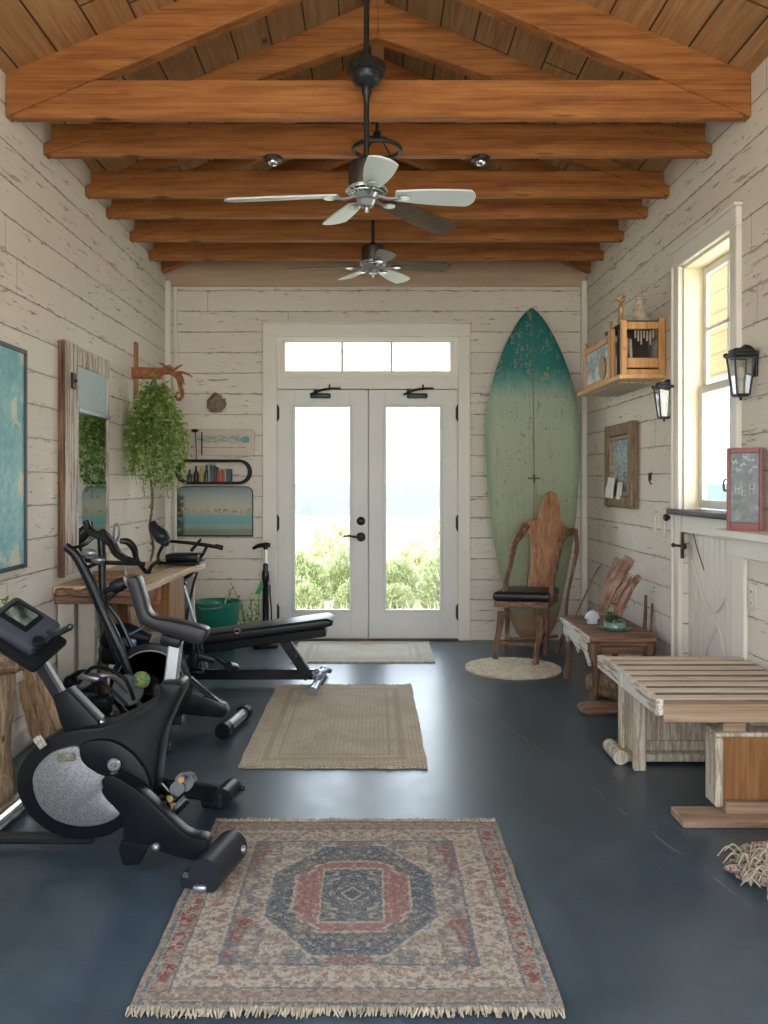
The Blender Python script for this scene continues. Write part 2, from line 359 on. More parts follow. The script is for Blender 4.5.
# ------------------------------------------------------------------ geometry helpers
def P(px, py, y):
    """the place at depth y that stands where the photograph shows (px, py)"""
    return Vector(((px-373)/FPX*y, y, 1.31-(py-483)/FPX*y))
def smooth_path(pts, rad=None, n=6):
    pts = [Vector(p) for p in pts]
    if len(pts) < 3: return pts, rad
    out = []; ro = []
    for i in range(len(pts)-1):
        p0 = pts[max(i-1, 0)]; p1 = pts[i]; p2 = pts[i+1]; p3 = pts[min(i+2, len(pts)-1)]
        for k in range(n):
            t = k/n
            out.append(.5*((2*p1) + (p2-p0)*t + (2*p0-5*p1+4*p2-p3)*t*t + (3*p1-p0-3*p2+p3)*t**3))
            if rad: ro.append(rad[i]*(1-t)+rad[i+1]*t)
    out.append(pts[-1])
    if rad: ro.append(rad[-1])
    return out, (ro if rad else None)
class B:
    def __init__(s): s.bm = bmesh.new()
    def _add(s, t, mat=None):
        if mat is not None: t.transform(mat)
        me = bpy.data.meshes.new('t'); t.to_mesh(me); t.free(); s.bm.from_mesh(me); bpy.data.meshes.remove(me); return s
    def box(s, c, d, rot=None, bev=0.0, seg=1):
        t = bmesh.new(); bmesh.ops.create_cube(t, size=1); t.transform(Matrix.Diagonal((*d, 1)))
        if bev: bmesh.ops.bevel(t, geom=t.edges[:], offset=min(bev, min(d)*.48), segments=seg, affect='EDGES', profile=.5)
        mt = Matrix.Translation(Vector(c))
        if rot: mt = mt @ (rot.to_4x4() if isinstance(rot, Matrix) else Euler(rot).to_matrix().to_4x4())
        return s._add(t, mt)
    def bx(s, x0, x1, y0, y1, z0, z1, bev=0.0, seg=1):
        return s.box(((x0+x1)/2, (y0+y1)/2, (z0+z1)/2), (abs(x1-x0), abs(y1-y0), abs(z1-z0)), None, bev, seg)
    def bar(s, p0, p1, a, b, up=(0, 0, 1), bev=0.0):
        """a box from p0 to p1, a wide and b thick (b along up)"""
        p0 = Vector(p0); p1 = Vector(p1); d = p1-p0; X = d.normalized(); U = Vector(up)
        Yv = U.cross(X)
        if Yv.length < 1e-4: Yv = Vector((0, 1, 0)).cross(X)
        Yv.normalize(); Zv = X.cross(Yv)
        return s.box((p0+p1)/2, (d.length, a, b), Matrix((X, Yv, Zv)).transposed(), bev)
    def tube(s, pts, r, n=10, smooth=True, jag=0.0, flat=1.0, close=False):
        pts = [Vector(p) for p in pts]; rad = list(r) if isinstance(r, (list, tuple)) else [r]*len(pts)
        if smooth and len(pts) > 2: pts, rad = smooth_path(pts, rad)
        bm = s.bm; rings = []; N = len(pts); prev = None
        for i, p in enumerate(pts):
            if close: d = (pts[(i+1) % N]-pts[i-1])
            else: d = (pts[min(i+1, N-1)]-pts[max(i-1, 0)])
            if d.length < 1e-7: d = Vector((0, 0, 1))
            d.normalize()
            if prev is None:
                a = Vector((0, 0, 1)) if abs(d.z) < .9 else Vector((0, 1, 0)); u = (a - d*a.dot(d)).normalized()
            else:
                u = prev - d*prev.dot(d)
                u = u.normalized() if u.length > 1e-6 else prev
            prev = u; v = d.cross(u); ring = []
            for k in range(n):
                a = 2*PI*k/n; rr = rad[i]*(1+random.uniform(-jag, jag)) if jag else rad[i]
                ring.append(bm.verts.new(p + u*math.cos(a)*rr*flat + v*math.sin(a)*rr))
            rings.append(ring)
        for i in range(N if close else N-1):
            A = rings[i]; Bq = rings[(i+1) % N]
            for k in range(n): bm.faces.new((A[k], A[(k+1) % n], Bq[(k+1) % n], Bq[k]))
        if not close:
            bm.faces.new(rings[0][::-1]); bm.faces.new(rings[-1])
        return s
    def cyl(s, p0, p1, r0, r1=None, n=20): return s.tube([p0, p1], [r0, r0 if r1 is None else r1], n, False)
    def lathe(s, prof, c=(0, 0, 0), axis='z', n=24):
        bm = s.bm; rings = []; c = Vector(c)
        def pt(r, h, a):
            x, y = r*math.cos(a), r*math.sin(a)
            return c + (Vector((x, y, h)) if axis == 'z' else Vector((h, x, y)) if axis == 'x' else Vector((x, h, y)))
        for r, h in prof: rings.append([bm.verts.new(pt(max(r, 1e-4), h, 2*PI*k/n)) for k in range(n)])
        for A, Bq in zip(rings, rings[1:]):
            for k in range(n): bm.faces.new((A[k], A[(k+1) % n], Bq[(k+1) % n], Bq[k]))
        bm.faces.new(rings[0][::-1]); bm.faces.new(rings[-1]); return s
    def ball(s, c, r, n=12, sc=(1, 1, 1), rot=None):
        t = bmesh.new(); bmesh.ops.create_uvsphere(t, u_segments=n*2, v_segments=n, radius=r); t.transform(Matrix.Diagonal((*sc, 1)))
        mt = Matrix.Translation(Vector(c))
        if rot: mt = mt @ Euler(rot).to_matrix().to_4x4()
        return s._add(t, mt)
    def slab(s, front, back, bev=0.0, seg=2):
        """a solid between two matching outlines (lists of points)"""
        t = bmesh.new(); A = [t.verts.new(Vector(p)) for p in front]; C = [t.verts.new(Vector(p)) for p in back]; n = len(A)
        t.faces.new(A); t.faces.new(C[::-1])
        for k in range(n): t.faces.new((A[(k+1) % n], A[k], C[k], C[(k+1) % n]))
        bmesh.ops.recalc_face_normals(t, faces=t.faces[:])
        if bev:
            e = [x for x in t.edges if (x.verts[0] in A) == (x.verts[1] in A)]
            bmesh.ops.bevel(t, geom=e, offset=bev, segments=seg, affect='EDGES', profile=.5, clamp_overlap=True)
        bmesh.ops.triangulate(t, faces=[f for f in t.faces if len(f.verts) > 4])
        return s._add(t)
    def pris(s, px, y, t, bev=0.0, sm=True, yf=None):
        """outline read at depth y, t thick towards +Y"""
        pts = [P(a, b, yf(a) if yf else y) for a, b in px]
        if sm:
            o = []
            n = len(pts)
            for i in range(n):
                p0, p1, p2, p3 = pts[i-1], pts[i], pts[(i+1) % n], pts[(i+2) % n]
                for k in range(4):
                    q = k/4; o.append(.5*((2*p1) + (p2-p0)*q + (2*p0-5*p1+4*p2-p3)*q*q + (3*p1-p0-3*p2+p3)*q**3))
            pts = o
        return s.slab(pts, [p+Vector((0, t, 0)) for p in pts], bev)
    def leaf(s, c, d, u, L, W, fold=.25):
        bm = s.bm; c = Vector(c); d = d.normalized(); w_ = d.cross(u)
        if w_.length < 1e-5: return
        w_.normalize(); n_ = w_.cross(d)
        a = bm.verts.new(c); b = bm.verts.new(c+d*L*.45+w_*W/2+n_*W*fold); t = bm.verts.new(c+d*L); e = bm.verts.new(c+d*L*.45-w_*W/2+n_*W*fold)
        bm.faces.new((a, b, t)); bm.faces.new((a, t, e))
ROOTS = {}
def thing(name, label, cat, loc=(0, 0, 0), rotz=0.0, group=None):
    o = bpy.data.objects.new(name, None); COL.objects.link(o); o.empty_display_size = .1
    o.location = loc; o.rotation_euler = (0, 0, rotz)
    tag(o, label, cat, group); ROOTS[o] = Matrix.Translation(Vector(loc)) @ Matrix.Rotation(rotz, 4, 'Z'); return o
def tag(o, label, cat=None, group=None, kind=None):
    if label: o['label'] = label
    if cat: o['category'] = cat
    if group: o['group'] = group
    if kind: o['kind'] = kind
    return o
def obj(name, b, mat, parent=None, world=True, smooth=True, angle=.6, label=None, kind=None, base=None, local=None):
    """links ONE mesh object; world=True: its points are world points, moved into the parent's frame"""
    bm = b.bm
    bmesh.ops.recalc_face_normals(bm, faces=bm.faces[:])
    root = parent
    while root is not None and root not in ROOTS: root = root.parent
    if world and root is not None: bm.transform(ROOTS[root].inverted())
    if base is not None and parent is None: bm.transform(Matrix.Translation(-Vector(base)))
    me = bpy.data.meshes.new(name); bm.to_mesh(me); bm.free()
    if smooth:
        me.shade_smooth(); me.set_sharp_from_angle(angle=angle)
    me.materials.append(mat)
    o = bpy.data.objects.new(name, me); COL.objects.link(o)
    if parent is not None: o.parent = parent
    if base is not None and parent is None: o.location = base
    if local: o.location = local[0]; o.rotation_euler = local[1]
    if label: o['label'] = label
    if kind: o['kind'] = kind
    return o
def struct(name, b, mat, label=None, parent=None, **k):
    o = obj(name, b, mat, parent, **k)
    if parent is None: tag(o, label, None, None, 'structure')
    return o
def kids(o): return [c for c in bpy.data.objects if c.parent == o]
def dup(o, loc=None, rotz=None, label=None, parent=None, scale=None):
    c = o.copy(); COL.objects.link(c)
    if parent is not None: c.parent = parent
    if loc is not None: c.location = loc
    if rotz is not None: c.rotation_euler = (0, 0, rotz)
    if scale is not None: c.scale = (scale,)*3
    if label: c['label'] = label
    for k in kids(o):
        if k is not c: dup(k, parent=c)
    return c
# ================================================================== THE SETTING
XL, XR, YB, YF = -1.727, 1.777, 7.09, -2.9      # room faces
struct('floor', B().bx(XL-.2, XR+.2, YF, YB+.17, -.12, 0), FLOOR, 'dark blue-grey sealed concrete floor of the room', smooth=False)
SWY0, SWY1, SWZ0, SWZ1 = .2, 2.4, .95, 2.4
b = B()
def wall_hole(b, x0, x1, y0, y1):
    b.bx(x0, x1, y0, SWY0, 0, 3.26); b.bx(x0, x1, SWY1, y1, 0, 3.26); b.bx(x0, x1, SWY0, SWY1, 0, SWZ0); b.bx(x0, x1, SWY0, SWY1, SWZ1, 3.26)
wall_hole(b, XL-.16, XL, YF, YB+.16)
struct('wall_left', b, WALL_Y, 'whitewashed board wall on the left', smooth=False)
b = B(); wall_hole(b, XR, XR+.13, YF, 4.17); b.bx(XR, XR+.13, 4.87, YB+.16, 0, 3.26); b.bx(XR, XR+.13, 4.17, 4.87, 2.55, 3.26)
struct('wall_right', b, WALL_Y, 'whitewashed board wall on the right with the tall window', smooth=False)
b = B(); b.bx(XL, -.80, YB, YB+.16, 0, 3.26); b.bx(.709, XR, YB, YB+.16, 0, 3.26); b.bx(-.80, .709, YB, YB+.16, 2.53, 3.26)
RP = 1.31+1.92; SL = .42; XM = (XL+XR)/2; HWD = (XR-XL)/2
b.slab([(XL, YB, 3.26), (XR, YB, 3.26), (XM, YB, RP+SL*HWD)], [(XL, YB+.16, 3.26), (XR, YB+.16, 3.26), (XM, YB+.16, RP+SL*HWD)])
struct('wall_back', b, WALL_X, 'whitewashed board end wall around the glazed doors', smooth=False)
for sgn, nm in ((-1, 'ceiling'), (1, 'ceiling')):
    x0 = XM; x1 = XM+sgn*(HWD+.45); zr = RP+SL*HWD; ze = RP-SL*.45
    b = B(); f = [(x0, YF-.2, zr), (x1, YF-.2, ze), (x1, YF-.2, ze+.09), (x0, YF-.2, zr+.09)]
    b.slab(f, [(x, YB+.5, z) for x, y, z in f])
    struct(nm, b, ROOF, 'sloping plank ceiling, %s side' % ('left' if sgn < 0 else 'right'), smooth=False)
struct('ridge_beam', B().bx(XM-.038, XM+.038, YF, YB, RP+SL*HWD-.16, RP+SL*HWD-.0, .004), BEAMY, 'narrow ridge beam under the roof peak', smooth=False)
struct('trim_1', B().bx(XL, XR, YB-.022, YB, 2.945, 3.2, .003), TAN, 'plain tan board across the top of the end wall')
struct('trim_2', B().bx(XL+.0, XL+.05, YB-.05, YB-.0, 0, 2.99, .01).cyl((XL+.085, YB-.02, 0), (XL+.085, YB-.02, 2.94), .014, n=10), TRIM, 'white corner board and thin pipe in the left corner')
struct('trim_3', B().bx(XR-.05, XR, YB-.05, YB, 0, 2.99, .008), TRIM, 'white corner board in the right corner')
struct('baseboard_left', B().bx(XL, XL+.018, YF, YB, 0, .10, .004), TRIM, 'white baseboard along the left wall')
b = B(); b.bx(XR-.018, XR, YF, 4.09, 0, .11, .004); b.bx(XR-.018, XR, 4.95, YB-.05, 0, .11, .004)
b.cyl((XR-.035, YF, .02), (XR-.035, 4.05, .02), .016, n=8)
struct('baseboard_right', b, TRIM, 'white baseboard along the right wall')

for nm, xs_, s_ in (('added_window_1', XL, -1), ('added_window_2', XR, 1)):  # unseen side windows, added to bring daylight onto the opposite walls
    b = B(); t = .06; xa, xb = xs_-s_*.02, xs_+s_*.10
    b.bx(xa, xb, SWY0-.0, SWY0+t, SWZ0, SWZ1, .003); b.bx(xa, xb, SWY1-t, SWY1, SWZ0, SWZ1, .003); b.bx(xa, xb, SWY0+t, SWY1-t, SWZ0, SWZ0+t, .003); b.bx(xa, xb, SWY0+t, SWY1-t, SWZ1-t, SWZ1, .003)
    for k in (1, 2): y = SWY0+(SWY1-SWY0)*k/3; b.bx(xa+s_*.04, xb-s_*.02, y-.02, y+.02, SWZ0+t, SWZ1-t, .003)
    wn = struct(nm, b, TRIM, 'added unseen three-part window for daylight in the %s wall near the camera' % ('left' if s_ < 0 else 'right'))
    obj('glass', B().bx(xs_+s_*.05, xs_+s_*.054, SWY0+t-.01, SWY1-t+.01, SWZ0+t-.01, SWZ1-t+.01), GLASS, wn, smooth=False)
# roof trusses, nearest first: (front face Y, tie top rise, slope, thickness of rafter at eave / ridge, tie height, extra tie lift)
TR = [(4.00, .42, .215, .215, .178, 0), (4.46, .350, .055, .20, .165, 0), (5.10, .37, .06, .19, .155, 0), (5.50, .37, .06, .19, .13, 0),
      (6.03, .37, .06, .19, .152, 0), (6.54, .37, .06, .19, .14, 0), (6.93, .40, .13, .19, .15, .115)]
TL = ['nearest exposed pine truss crossing in front of the fan rod', 'second pine truss from the front, with the black ring hanging before it', 'third pine truss from the front, just behind the two small black sensors',
      'fourth pine truss from the front, thin strip below the third', 'fifth pine truss from the front, above the far fan motor', 'sixth pine truss from the front, last but one before the end wall', 'hindmost pine truss against the tan board of the end wall']
for i, (y, sl, t0, t1, th, lift) in enumerate(TR):
    root = thing('roof_truss', TL[i], 'roof truss', (XM, y, 3.03), 0, 'exposed pine roof trusses')
    d = .055; zb = 3.03+lift
    x0, x1 = XL+.002, XR-.002
    c0 = th/sl*.9 if not i else .032    # tie ends cut along the rafters
    f = [(x0+.03, y, zb), (x1-.03, y, zb), (x1-.03, y, zb+.05), (x1-c0, y, zb+th), (x0+c0, y, zb+th), (x0+.03, y, zb+.05)]
    obj('tie_beam', B().slab(f, [(a, y+d, c) for a, _, c in f], .004, 1), BEAM, root, smooth=False)
    yr = y-.012
    for s in (-1, 1):
        xe = XM+s*(HWD-.002); xr = XM+s*.0
        L = math.hypot(HWD, HWD*sl)
        f = [(xe, yr, 3.03), (xe, yr, 3.03+t0), (xr, yr, 3.03+sl*HWD+t1), (xr, yr, 3.03+sl*HWD)]
        bb = B().slab(f, [(a, yr+d+.02, c) for a, _, c in f], .004, 1)
        obj('rafter', bb, BEAM, root, smooth=False)

# glazed double door: frame, transom, leaves
def at_back(px, py): return ((px-373)*.008341, 1.31-(py-483)*.008341)
b = B(); b.bx(-.9175, -.800, YB-.03, YB, 0, 2.53, .004); b.bx(.709, .809, YB-.03, YB, 0, 2.53, .004); b.bx(-.9175, .809, YB-.03, YB, 2.53, 2.636, .004)
b.bx(-.93, .82, YB-.045, YB, 2.636, 2.652, .004)
struct('door_frame', b, TRIM, 'wide white casing around the glazed double doors')
b = B(); b.bx(-.80, -.793, YB-.0, YB+.1, 0, 2.1); b.bx(.702, .709, YB, YB+.1, 0, 2.1); b.bx(-.80, .709, YB-.012, YB+.12, 2.094, 2.19, .003)
b.bx(-.80, .709, YB+.1, YB+.14, 2.19, 2.2)
struct('door_head', b, TRIM, 'white rail between the doors and the transom window')
wf = B(); wz0, wz1 = 2.19, 2.53
wf.bx(-.80, -.765, YB, YB+.07, wz0, wz1, .003); wf.bx(.674, .709, YB, YB+.07, wz0, wz1, .003); wf.bx(-.765, .674, YB, YB+.07, wz0, wz0+.03, .003); wf.bx(-.765, .674, YB, YB+.07, wz1-.03, wz1, .003)
wroot = struct('window_1', wf, TRIM, 'three-pane transom window above the double doors')
f2 = B(); f2.bx(-.765, -.735, YB+.025, YB+.055, 2.22, 2.50, .003); f2.bx(.644, .674, YB+.025, YB+.055, 2.22, 2.50, .003); f2.bx(-.735, .644, YB+.025, YB+.055, 2.22, 2.25, .003); f2.bx(-.735, .644, YB+.025, YB+.055, 2.485, 2.50, .003)
for px in (342, 391.5):
    x = (px-373)*.008341; f2.bx(x-.011, x+.011, YB+.025, YB+.055, 2.25, 2.485, .002)
obj('sash', f2, TRIM, wroot); obj('glass', B().bx(-.74, .65, YB+.038, YB+.042, 2.24, 2.49), GLASS, wroot, smooth=False)
def door_leaf(name, x0, x1, gx0, gx1, hinge, label, lever):
    g0, g1 = .251, 1.944; y0, y1 = YB+.004, YB+.05
    b = B(); b.bx(x0, gx0, y0, y1, .012, 2.086, .002); b.bx(gx1, x1, y0, y1, .012, 2.086, .002)
    b.bx(gx0, gx1, y0, y1, .012, g0, .002); b.bx(gx0, gx1, y0, y1, g1, 2.086, .002)
    d = struct(name, b, DOORP, label)
    m = B(); q = .022
    for a in ((gx0-q, gx0+.004, g0-q, g1+q), (gx1-.004, gx1+q, g0-q, g1+q), (gx0, gx1, g0-q, g0+.004), (gx0, gx1, g1-.004, g1+q)):
        m.bx(a[0], a[1], y0-.009, y0+.004, a[2], a[3], .004)
    obj('glazing_bead', m, DOORP, d)
    obj('glass', B().bx(gx0-.005, gx1+.005, y0+.02, y0+.025, g0-.005, g1+.005), GLASS, d, smooth=False)
    for py in (413, 523, 612):
        z = 1.31-(py-483)*.008341
        h = B(); h.cyl((hinge, y0-.012, z-.055), (hinge, y0-.012, z+.055), .011, n=10); h.bx(hinge-.018, hinge+.018, y0-.006, y0+.001, z-.05, z+.05, .002)
        h.ball((hinge, y0-.012, z+.058), .012, 6); h.ball((hinge, y0-.012, z-.058), .012, 6)
        obj('hinge', h, IRON, d)
    s = -1 if hinge < 0 else 1
    cx = (gx0+gx1)/2 + (-.0 if s < 0 else .02)
    c = B(); c.box((cx-.015*s*-1, y0-.03, 2.035), (.17, .05, .04), None, .012, 3); c.cyl((cx-.06, y0-.03, 2.055), (cx-.06, y0-.03, 2.085), .012)
    c.tube([(cx-.10, y0-.035, 2.045), (cx-.02, y0-.05, 2.075), (cx+.06, y0-.055, 2.092), (cx+.15, y0-.02, 2.098)], .009, 8)
    c.cyl((cx+.06, y0-.055, 2.08), (cx+.06, y0-.055, 2.125), .007, n=8)
    obj('door_closer', c, DGREY, d)
    if lever:
        hx, z1 = (361-373)*.008341, 1.31-(521-483)*.008341; z2 = 1.31-(537-483)*.008341
        k = B(); k.lathe([(.036, 0), (.036, -.012), (.028, -.02), (.015, -.024), (.012, -.035), (.005, -.036)], (hx, y0, z1), 'y')
        obj('deadbolt', k, BRONZE, d)
        k = B(); k.lathe([(.038, 0), (.038, -.012), (.028, -.02), (.014, -.024), (.012, -.05), (.004, -.052)], (hx, y0, z2), 'y')
        k.tube([(hx, y0-.045, z2), (hx-.05, y0-.055, z2+.004), (hx-.10, y0-.052, z2+.012), (hx-.145, y0-.045, z2+.006)], [.011, .010, .009, .007], 8)
        obj('door_handle', k, BRONZE, d)
    return d
door_leaf('door_1', -.792, -.042, -.6506, -.192, -.799, 'left glazed leaf of the white double door, with the lever handle', True)
door_leaf('door_2', -.034, .701, .108, .559, .708, 'right glazed leaf of the white double door, without handle', False)
struct('trim_7', B().bx(-.075, -.003, YB+.052, YB+.07, .014, 2.09).bx(-.80, -.775, YB+.052, YB+.07, .014, 2.09).bx(.684, .709, YB+.052, YB+.07, .014, 2.09).bx(-.775, .684, YB+.052, YB+.07, 2.07, 2.10), TRIM, 'door stops behind the edges of the double doors')
struct('trim_4', B().bx(-.80, .709, YB-.03, YB+.16, .0, .014, .004), RUSTX, 'brown wooden threshold under the double doors')

# tall right-hand window over a half door
X0 = XR
b = B(); b.bx(X0-.03, X0, 4.87, 4.95, 0, 2.55, .004); b.bx(X0-.03, X0, 4.09, 4.17, 1.16, 2.55, .004); b.bx(X0-.03, X0, 4.09, 4.95, 2.55, 2.645, .004)
b.bx(X0-.05, X0, 4.07, 4.97, 2.645, 2.66, .004); b.bx(X0-.045, X0-.03, 4.935, 4.952, 0, 2.56, .003); b.cyl((X0-.02, 4.965, 0), (X0-.02, 4.965, 2.6), .012, n=8)
struct('window_frame', b, TRIM, 'white casing around the tall right-hand window and half door')
b = B(); b.bx(X0, X0+.132, 4.855, 4.87, 1.13, 2.55); b.bx(X0, X0+.132, 4.17, 4.185, 1.13, 2.55); b.bx(X0, X0+.132, 4.185, 4.855, 2.535, 2.55)
struct('window_jamb', b, CREAM, 'cream painted jamb inside the tall right-hand window', smooth=False)
sx = X0+.108
s = B(); ya, yb = 4.185, 4.855
def sash(s, z0, z1, mull, x=sx):
    s.bx(x, x+.022, ya, ya+.05, z0, z1, .003); s.bx(x, x+.022, yb-.045, yb, z0, z1, .003); s.bx(x, x+.022, ya+.05, yb-.045, z0, z0+.045, .003); s.bx(x, x+.022, ya+.05, yb-.045, z1-.045, z1, .003)
    if mull:
        s.bx(x+.003, x+.019, (ya+yb)/2-.011, (ya+yb)/2+.011, z0+.04, z1-.04, .002); s.bx(x+.003, x+.019, ya+.05, yb-.05, (z0+z1)/2-.011, (z0+z1)/2+.011, .002)
sash(s, 1.82, 2.535, True)
w2 = struct('window_2', s, TRIM, 'tall right-hand sash window with four small panes above one large pane')
s = B(); sash(s, 1.17, 1.86, False, sx-.024); obj('lower_sash', s, TRIM, w2)
obj('glass', B().bx(sx+.010, sx+.013, ya+.03, yb-.03, 1.85, 2.5), GLASS, w2, smooth=False)
obj('glass', B().bx(sx-.014, sx-.011, ya+.03, yb-.03, 1.2, 1.83), GLASS, w2, smooth=False)
b = B(); b.box((X0+.03, 4.52, 1.145), (.20, .88, .03), None, .008, 2)
obj('window_sill', b, DARKSTONE, w2)
# half door with loose strips of moulding
b = B(); dz = 1.03; xd = X0+.03
b.bx(xd, xd+.05, 4.172, 4.868, .002, dz, .003)
for k in range(9): b.bx(xd-.006, xd, 4.20+k*.073, 4.20+k*.073+.066, .04, dz-.01, .003)
d3 = struct('door_3', b, TRIM, 'white beadboard half door below the right-hand window')
b = B(); b.bx(X0-.012, X0+.06, 4.17, 4.87, 1.03, 1.13, .003); obj('top_rail', b, TRIM, d3)
def on_door(px, py):
    X = xd-.014; y = FPX*X/(px-373); return Vector((X, y, 1.31-(py-483)/FPX*y))
for nm, pl, mt, rr in (('curved_strip', [(692, 560), (699, 585), (706, 603), (714, 612), (721, 606), (724, 599)], TRIM, .006), ('crossed_strip', [(701, 663), (709, 643), (717, 627), (722, 640), (727, 668)], TRIM, .007),
                       ('cord', [(693, 532), (697, 548), (704, 570)], STEM, .003)):
    obj(nm, B().tube([on_door(*p) for p in pl], rr, 6), mt, d3)
k = B(); hp = on_door(688, 564); hp.y = 4.82; hp.x = X0-.012
k.box((X0-.008, 4.84, .95), (.02, .05, .03), None, .003); k.cyl((X0-.02, 4.86, .95), (X0-.055, 4.86, .955), .007, n=8); k.ball((X0-.06, 4.86, .955), .013, 6); k.bx(X0-.02, X0-.006, 4.835, 4.86, .88, 1.03, .002)
obj('latch', k, BRONZE, d3)
# ledge the red case stands on
b = B(); b.bx(X0-.16, X0, 2.55, 4.02, 1.06, 1.095, .004); b.bx(X0-.035, X0, 2.55, 4.16, .955, 1.06, .004)
struct('trim_5', b, TRIM, 'white wooden ledge along the right wall under the red case')
b = B(); b.bx(X0-.02, X0, 4.03, 4.17, 0, .955, .003)
struct('trim_6', b, TRIM, 'flat white board between the half door and the wall boards')

# ------------------------------------------------------------------ outside
def sandm():
    m = M('pale_sand', .9, 0, .1); n = m.noise(m.vec(), .8, 6); m.col(m.ramp(n, [(.35, (.52, .47, .37)), (.65, (.66, .61, .50))])); return m.m
def seam():
    m = M('hazy_sea', .9, 0, 0); X, Y, Z = m.xyz(); n = m.noise(m.comb(X*.02, Y*.12), 1.0, 4)
    m.col(m.ramp(n, [(.4, (.076, .097, .110)), (.6, (.090, .110, .120))])); return m.m
bm = B(); N = 40
def gh(x, y):
    return -.02 - max(0, (y-9))*.0265 + .10*noise.noise(Vector((x*.25, y*.25, 0)))*min(1, max(0, (y-8)/3))*(1 if y < 60 else .2)
g = bm.bm; grid = {}
xs = [-60+120*i/40 for i in range(41)]; ys = [-60, -25, -12, -6, -3, 0, 4, 7.3]+[8+i*1.1 for i in range(26)]+[40, 48, 60, 75, 95]
for j, y in enumerate(ys):
    for i, x in enumerate(xs): grid[i, j] = g.verts.new((x, y, gh(x, y) if y > 7.3 else -.02 if abs(x) > 2 or y > 7 or y < YF else -.14))
for j in range(len(ys)-1):
    for i in range(40): g.faces.new((grid[i, j], grid[i+1, j], grid[i+1, j+1], grid[i, j+1]))
struct('ground', bm, sandm(), 'pale sandy ground outside the doors')
b = B(); rows = [[b.bm.verts.new((x, y, -2.2)) for x in (-1500, -500, -150, -50, 0, 50, 150, 500, 1500)] for y in (80, 95, 115, 150, 220, 400, 900, 2500, 7000)]
for r0, r1 in zip(rows, rows[1:]):
    for k in range(8): b.bm.faces.new((r0[k], r0[k+1], r1[k+1], r1[k]))
struct('sea', b, seam(), 'pale hazy sea on the horizon beyond the dunes', smooth=False)
def shrub(kind):
    f = B(); R = random.Random(kind*31+5)
    for i in range(900):
        # a lumpy dome of leafy tufts
        th = R.uniform(0, 2*PI); ph = math.acos(R.uniform(0, 1)); r = R.uniform(.72, 1.0)*(1+.22*noise.noise(Vector((math.cos(th)*1.7, math.sin(th)*1.7, kind+ph))))
        c = Vector((math.cos(th)*math.sin(ph)*r*.40, math.sin(th)*math.sin(ph)*r*.36, math.cos(ph)*r*.62+.02))
        for q in range(5):
            d = (c.normalized()*1.0+Vector((R.uniform(-1, 1), R.uniform(-1, 1), R.uniform(-.3, 1.2)))).normalized()
            f.leaf(c+Vector((R.uniform(-.03, .03), R.uniform(-.03, .03), R.uniform(-.03, .03))), d, Vector((R.uniform(-1, 1), R.uniform(-1, 1), 1)), R.uniform(.05, .09), R.uniform(.02, .035))
    s = B()
    for k in range(9):
        a = 2*PI*k/9; s.tube([(0, 0, -.03), (math.cos(a)*.15, math.sin(a)*.15, .2), (math.cos(a)*.28, math.sin(a)*.25, .42)], [.016, .010, .004], 5)
    return f, s
protos = []
SPOTS = [(-.68, 8.7, .50, 'low pale shrub close behind the left glass, at its lower left corner'), (-.20, 8.8, .54, 'pale round shrub low behind the left glass, beside its right edge'),
         (.26, 8.7, .48, 'pale green shrub at the lower left of the right glass'), (.82, 9.1, .88, 'fullest green shrub filling the lower right of the right glass'),
         (-.84, 9.9, .86, 'shrub rising behind the left door glass at mid height, left side'), (-.22, 10.5, 1.0, 'shrub behind the left door glass at mid height, right side'),
         (.28, 9.7, .80, 'shrub at mid height behind the right door glass, left side'), (1.05, 10.3, 1.15, 'shrub at mid height behind the right door glass, right side'),
         (-1.5, 11.9, 1.1, 'far shrub just under the sea line, left edge of the left glass'), (-.50, 13.2, 1.35, 'far shrub just under the sea line, middle of the left glass'),
         (.58, 11.7, 1.0, 'far shrub low under the sea line, left edge of the right glass'), (1.35, 12.9, 1.6, 'far shrub under the sea line, right edge of the right glass')]
for i, (x, y, sc, lb) in enumerate(SPOTS[:12]):
    z = gh(x, y)-.03
    if i < 3:
        root = thing('dune_shrub', lb, 'shrub', (0, 0, 0), 0, 'dune shrubs outside the doors')
        f, s = shrub(i); obj('foliage', f, SHRUB, root, smooth=False); obj('stems', s, STEM, root)
        protos.append(root); root.location = (x, y, z); root.scale = (sc,)*3
    else:
        dup(protos[i % 3], (x, y, z), random.uniform(0, 6), lb, None, sc)
gr = B()
for i in range(900):
    x = random.uniform(-2.2, 2.2); y = random.uniform(7.6, 8.4); z = gh(x, y)-.02
    d = Vector((random.uniform(-.35, .35), random.uniform(-.35, .35), 1)); gr.leaf((x, y, z), d, Vector((random.uniform(-1, 1), random.uniform(-1, 1), 0)), random.uniform(.10, .26), random.uniform(.010, .022), .1)
tag(obj('dune_grass', gr, SHRUB2, smooth=False), 'thin straw-coloured grass covering the sand among the shrubs', 'grass', None, 'stuff')
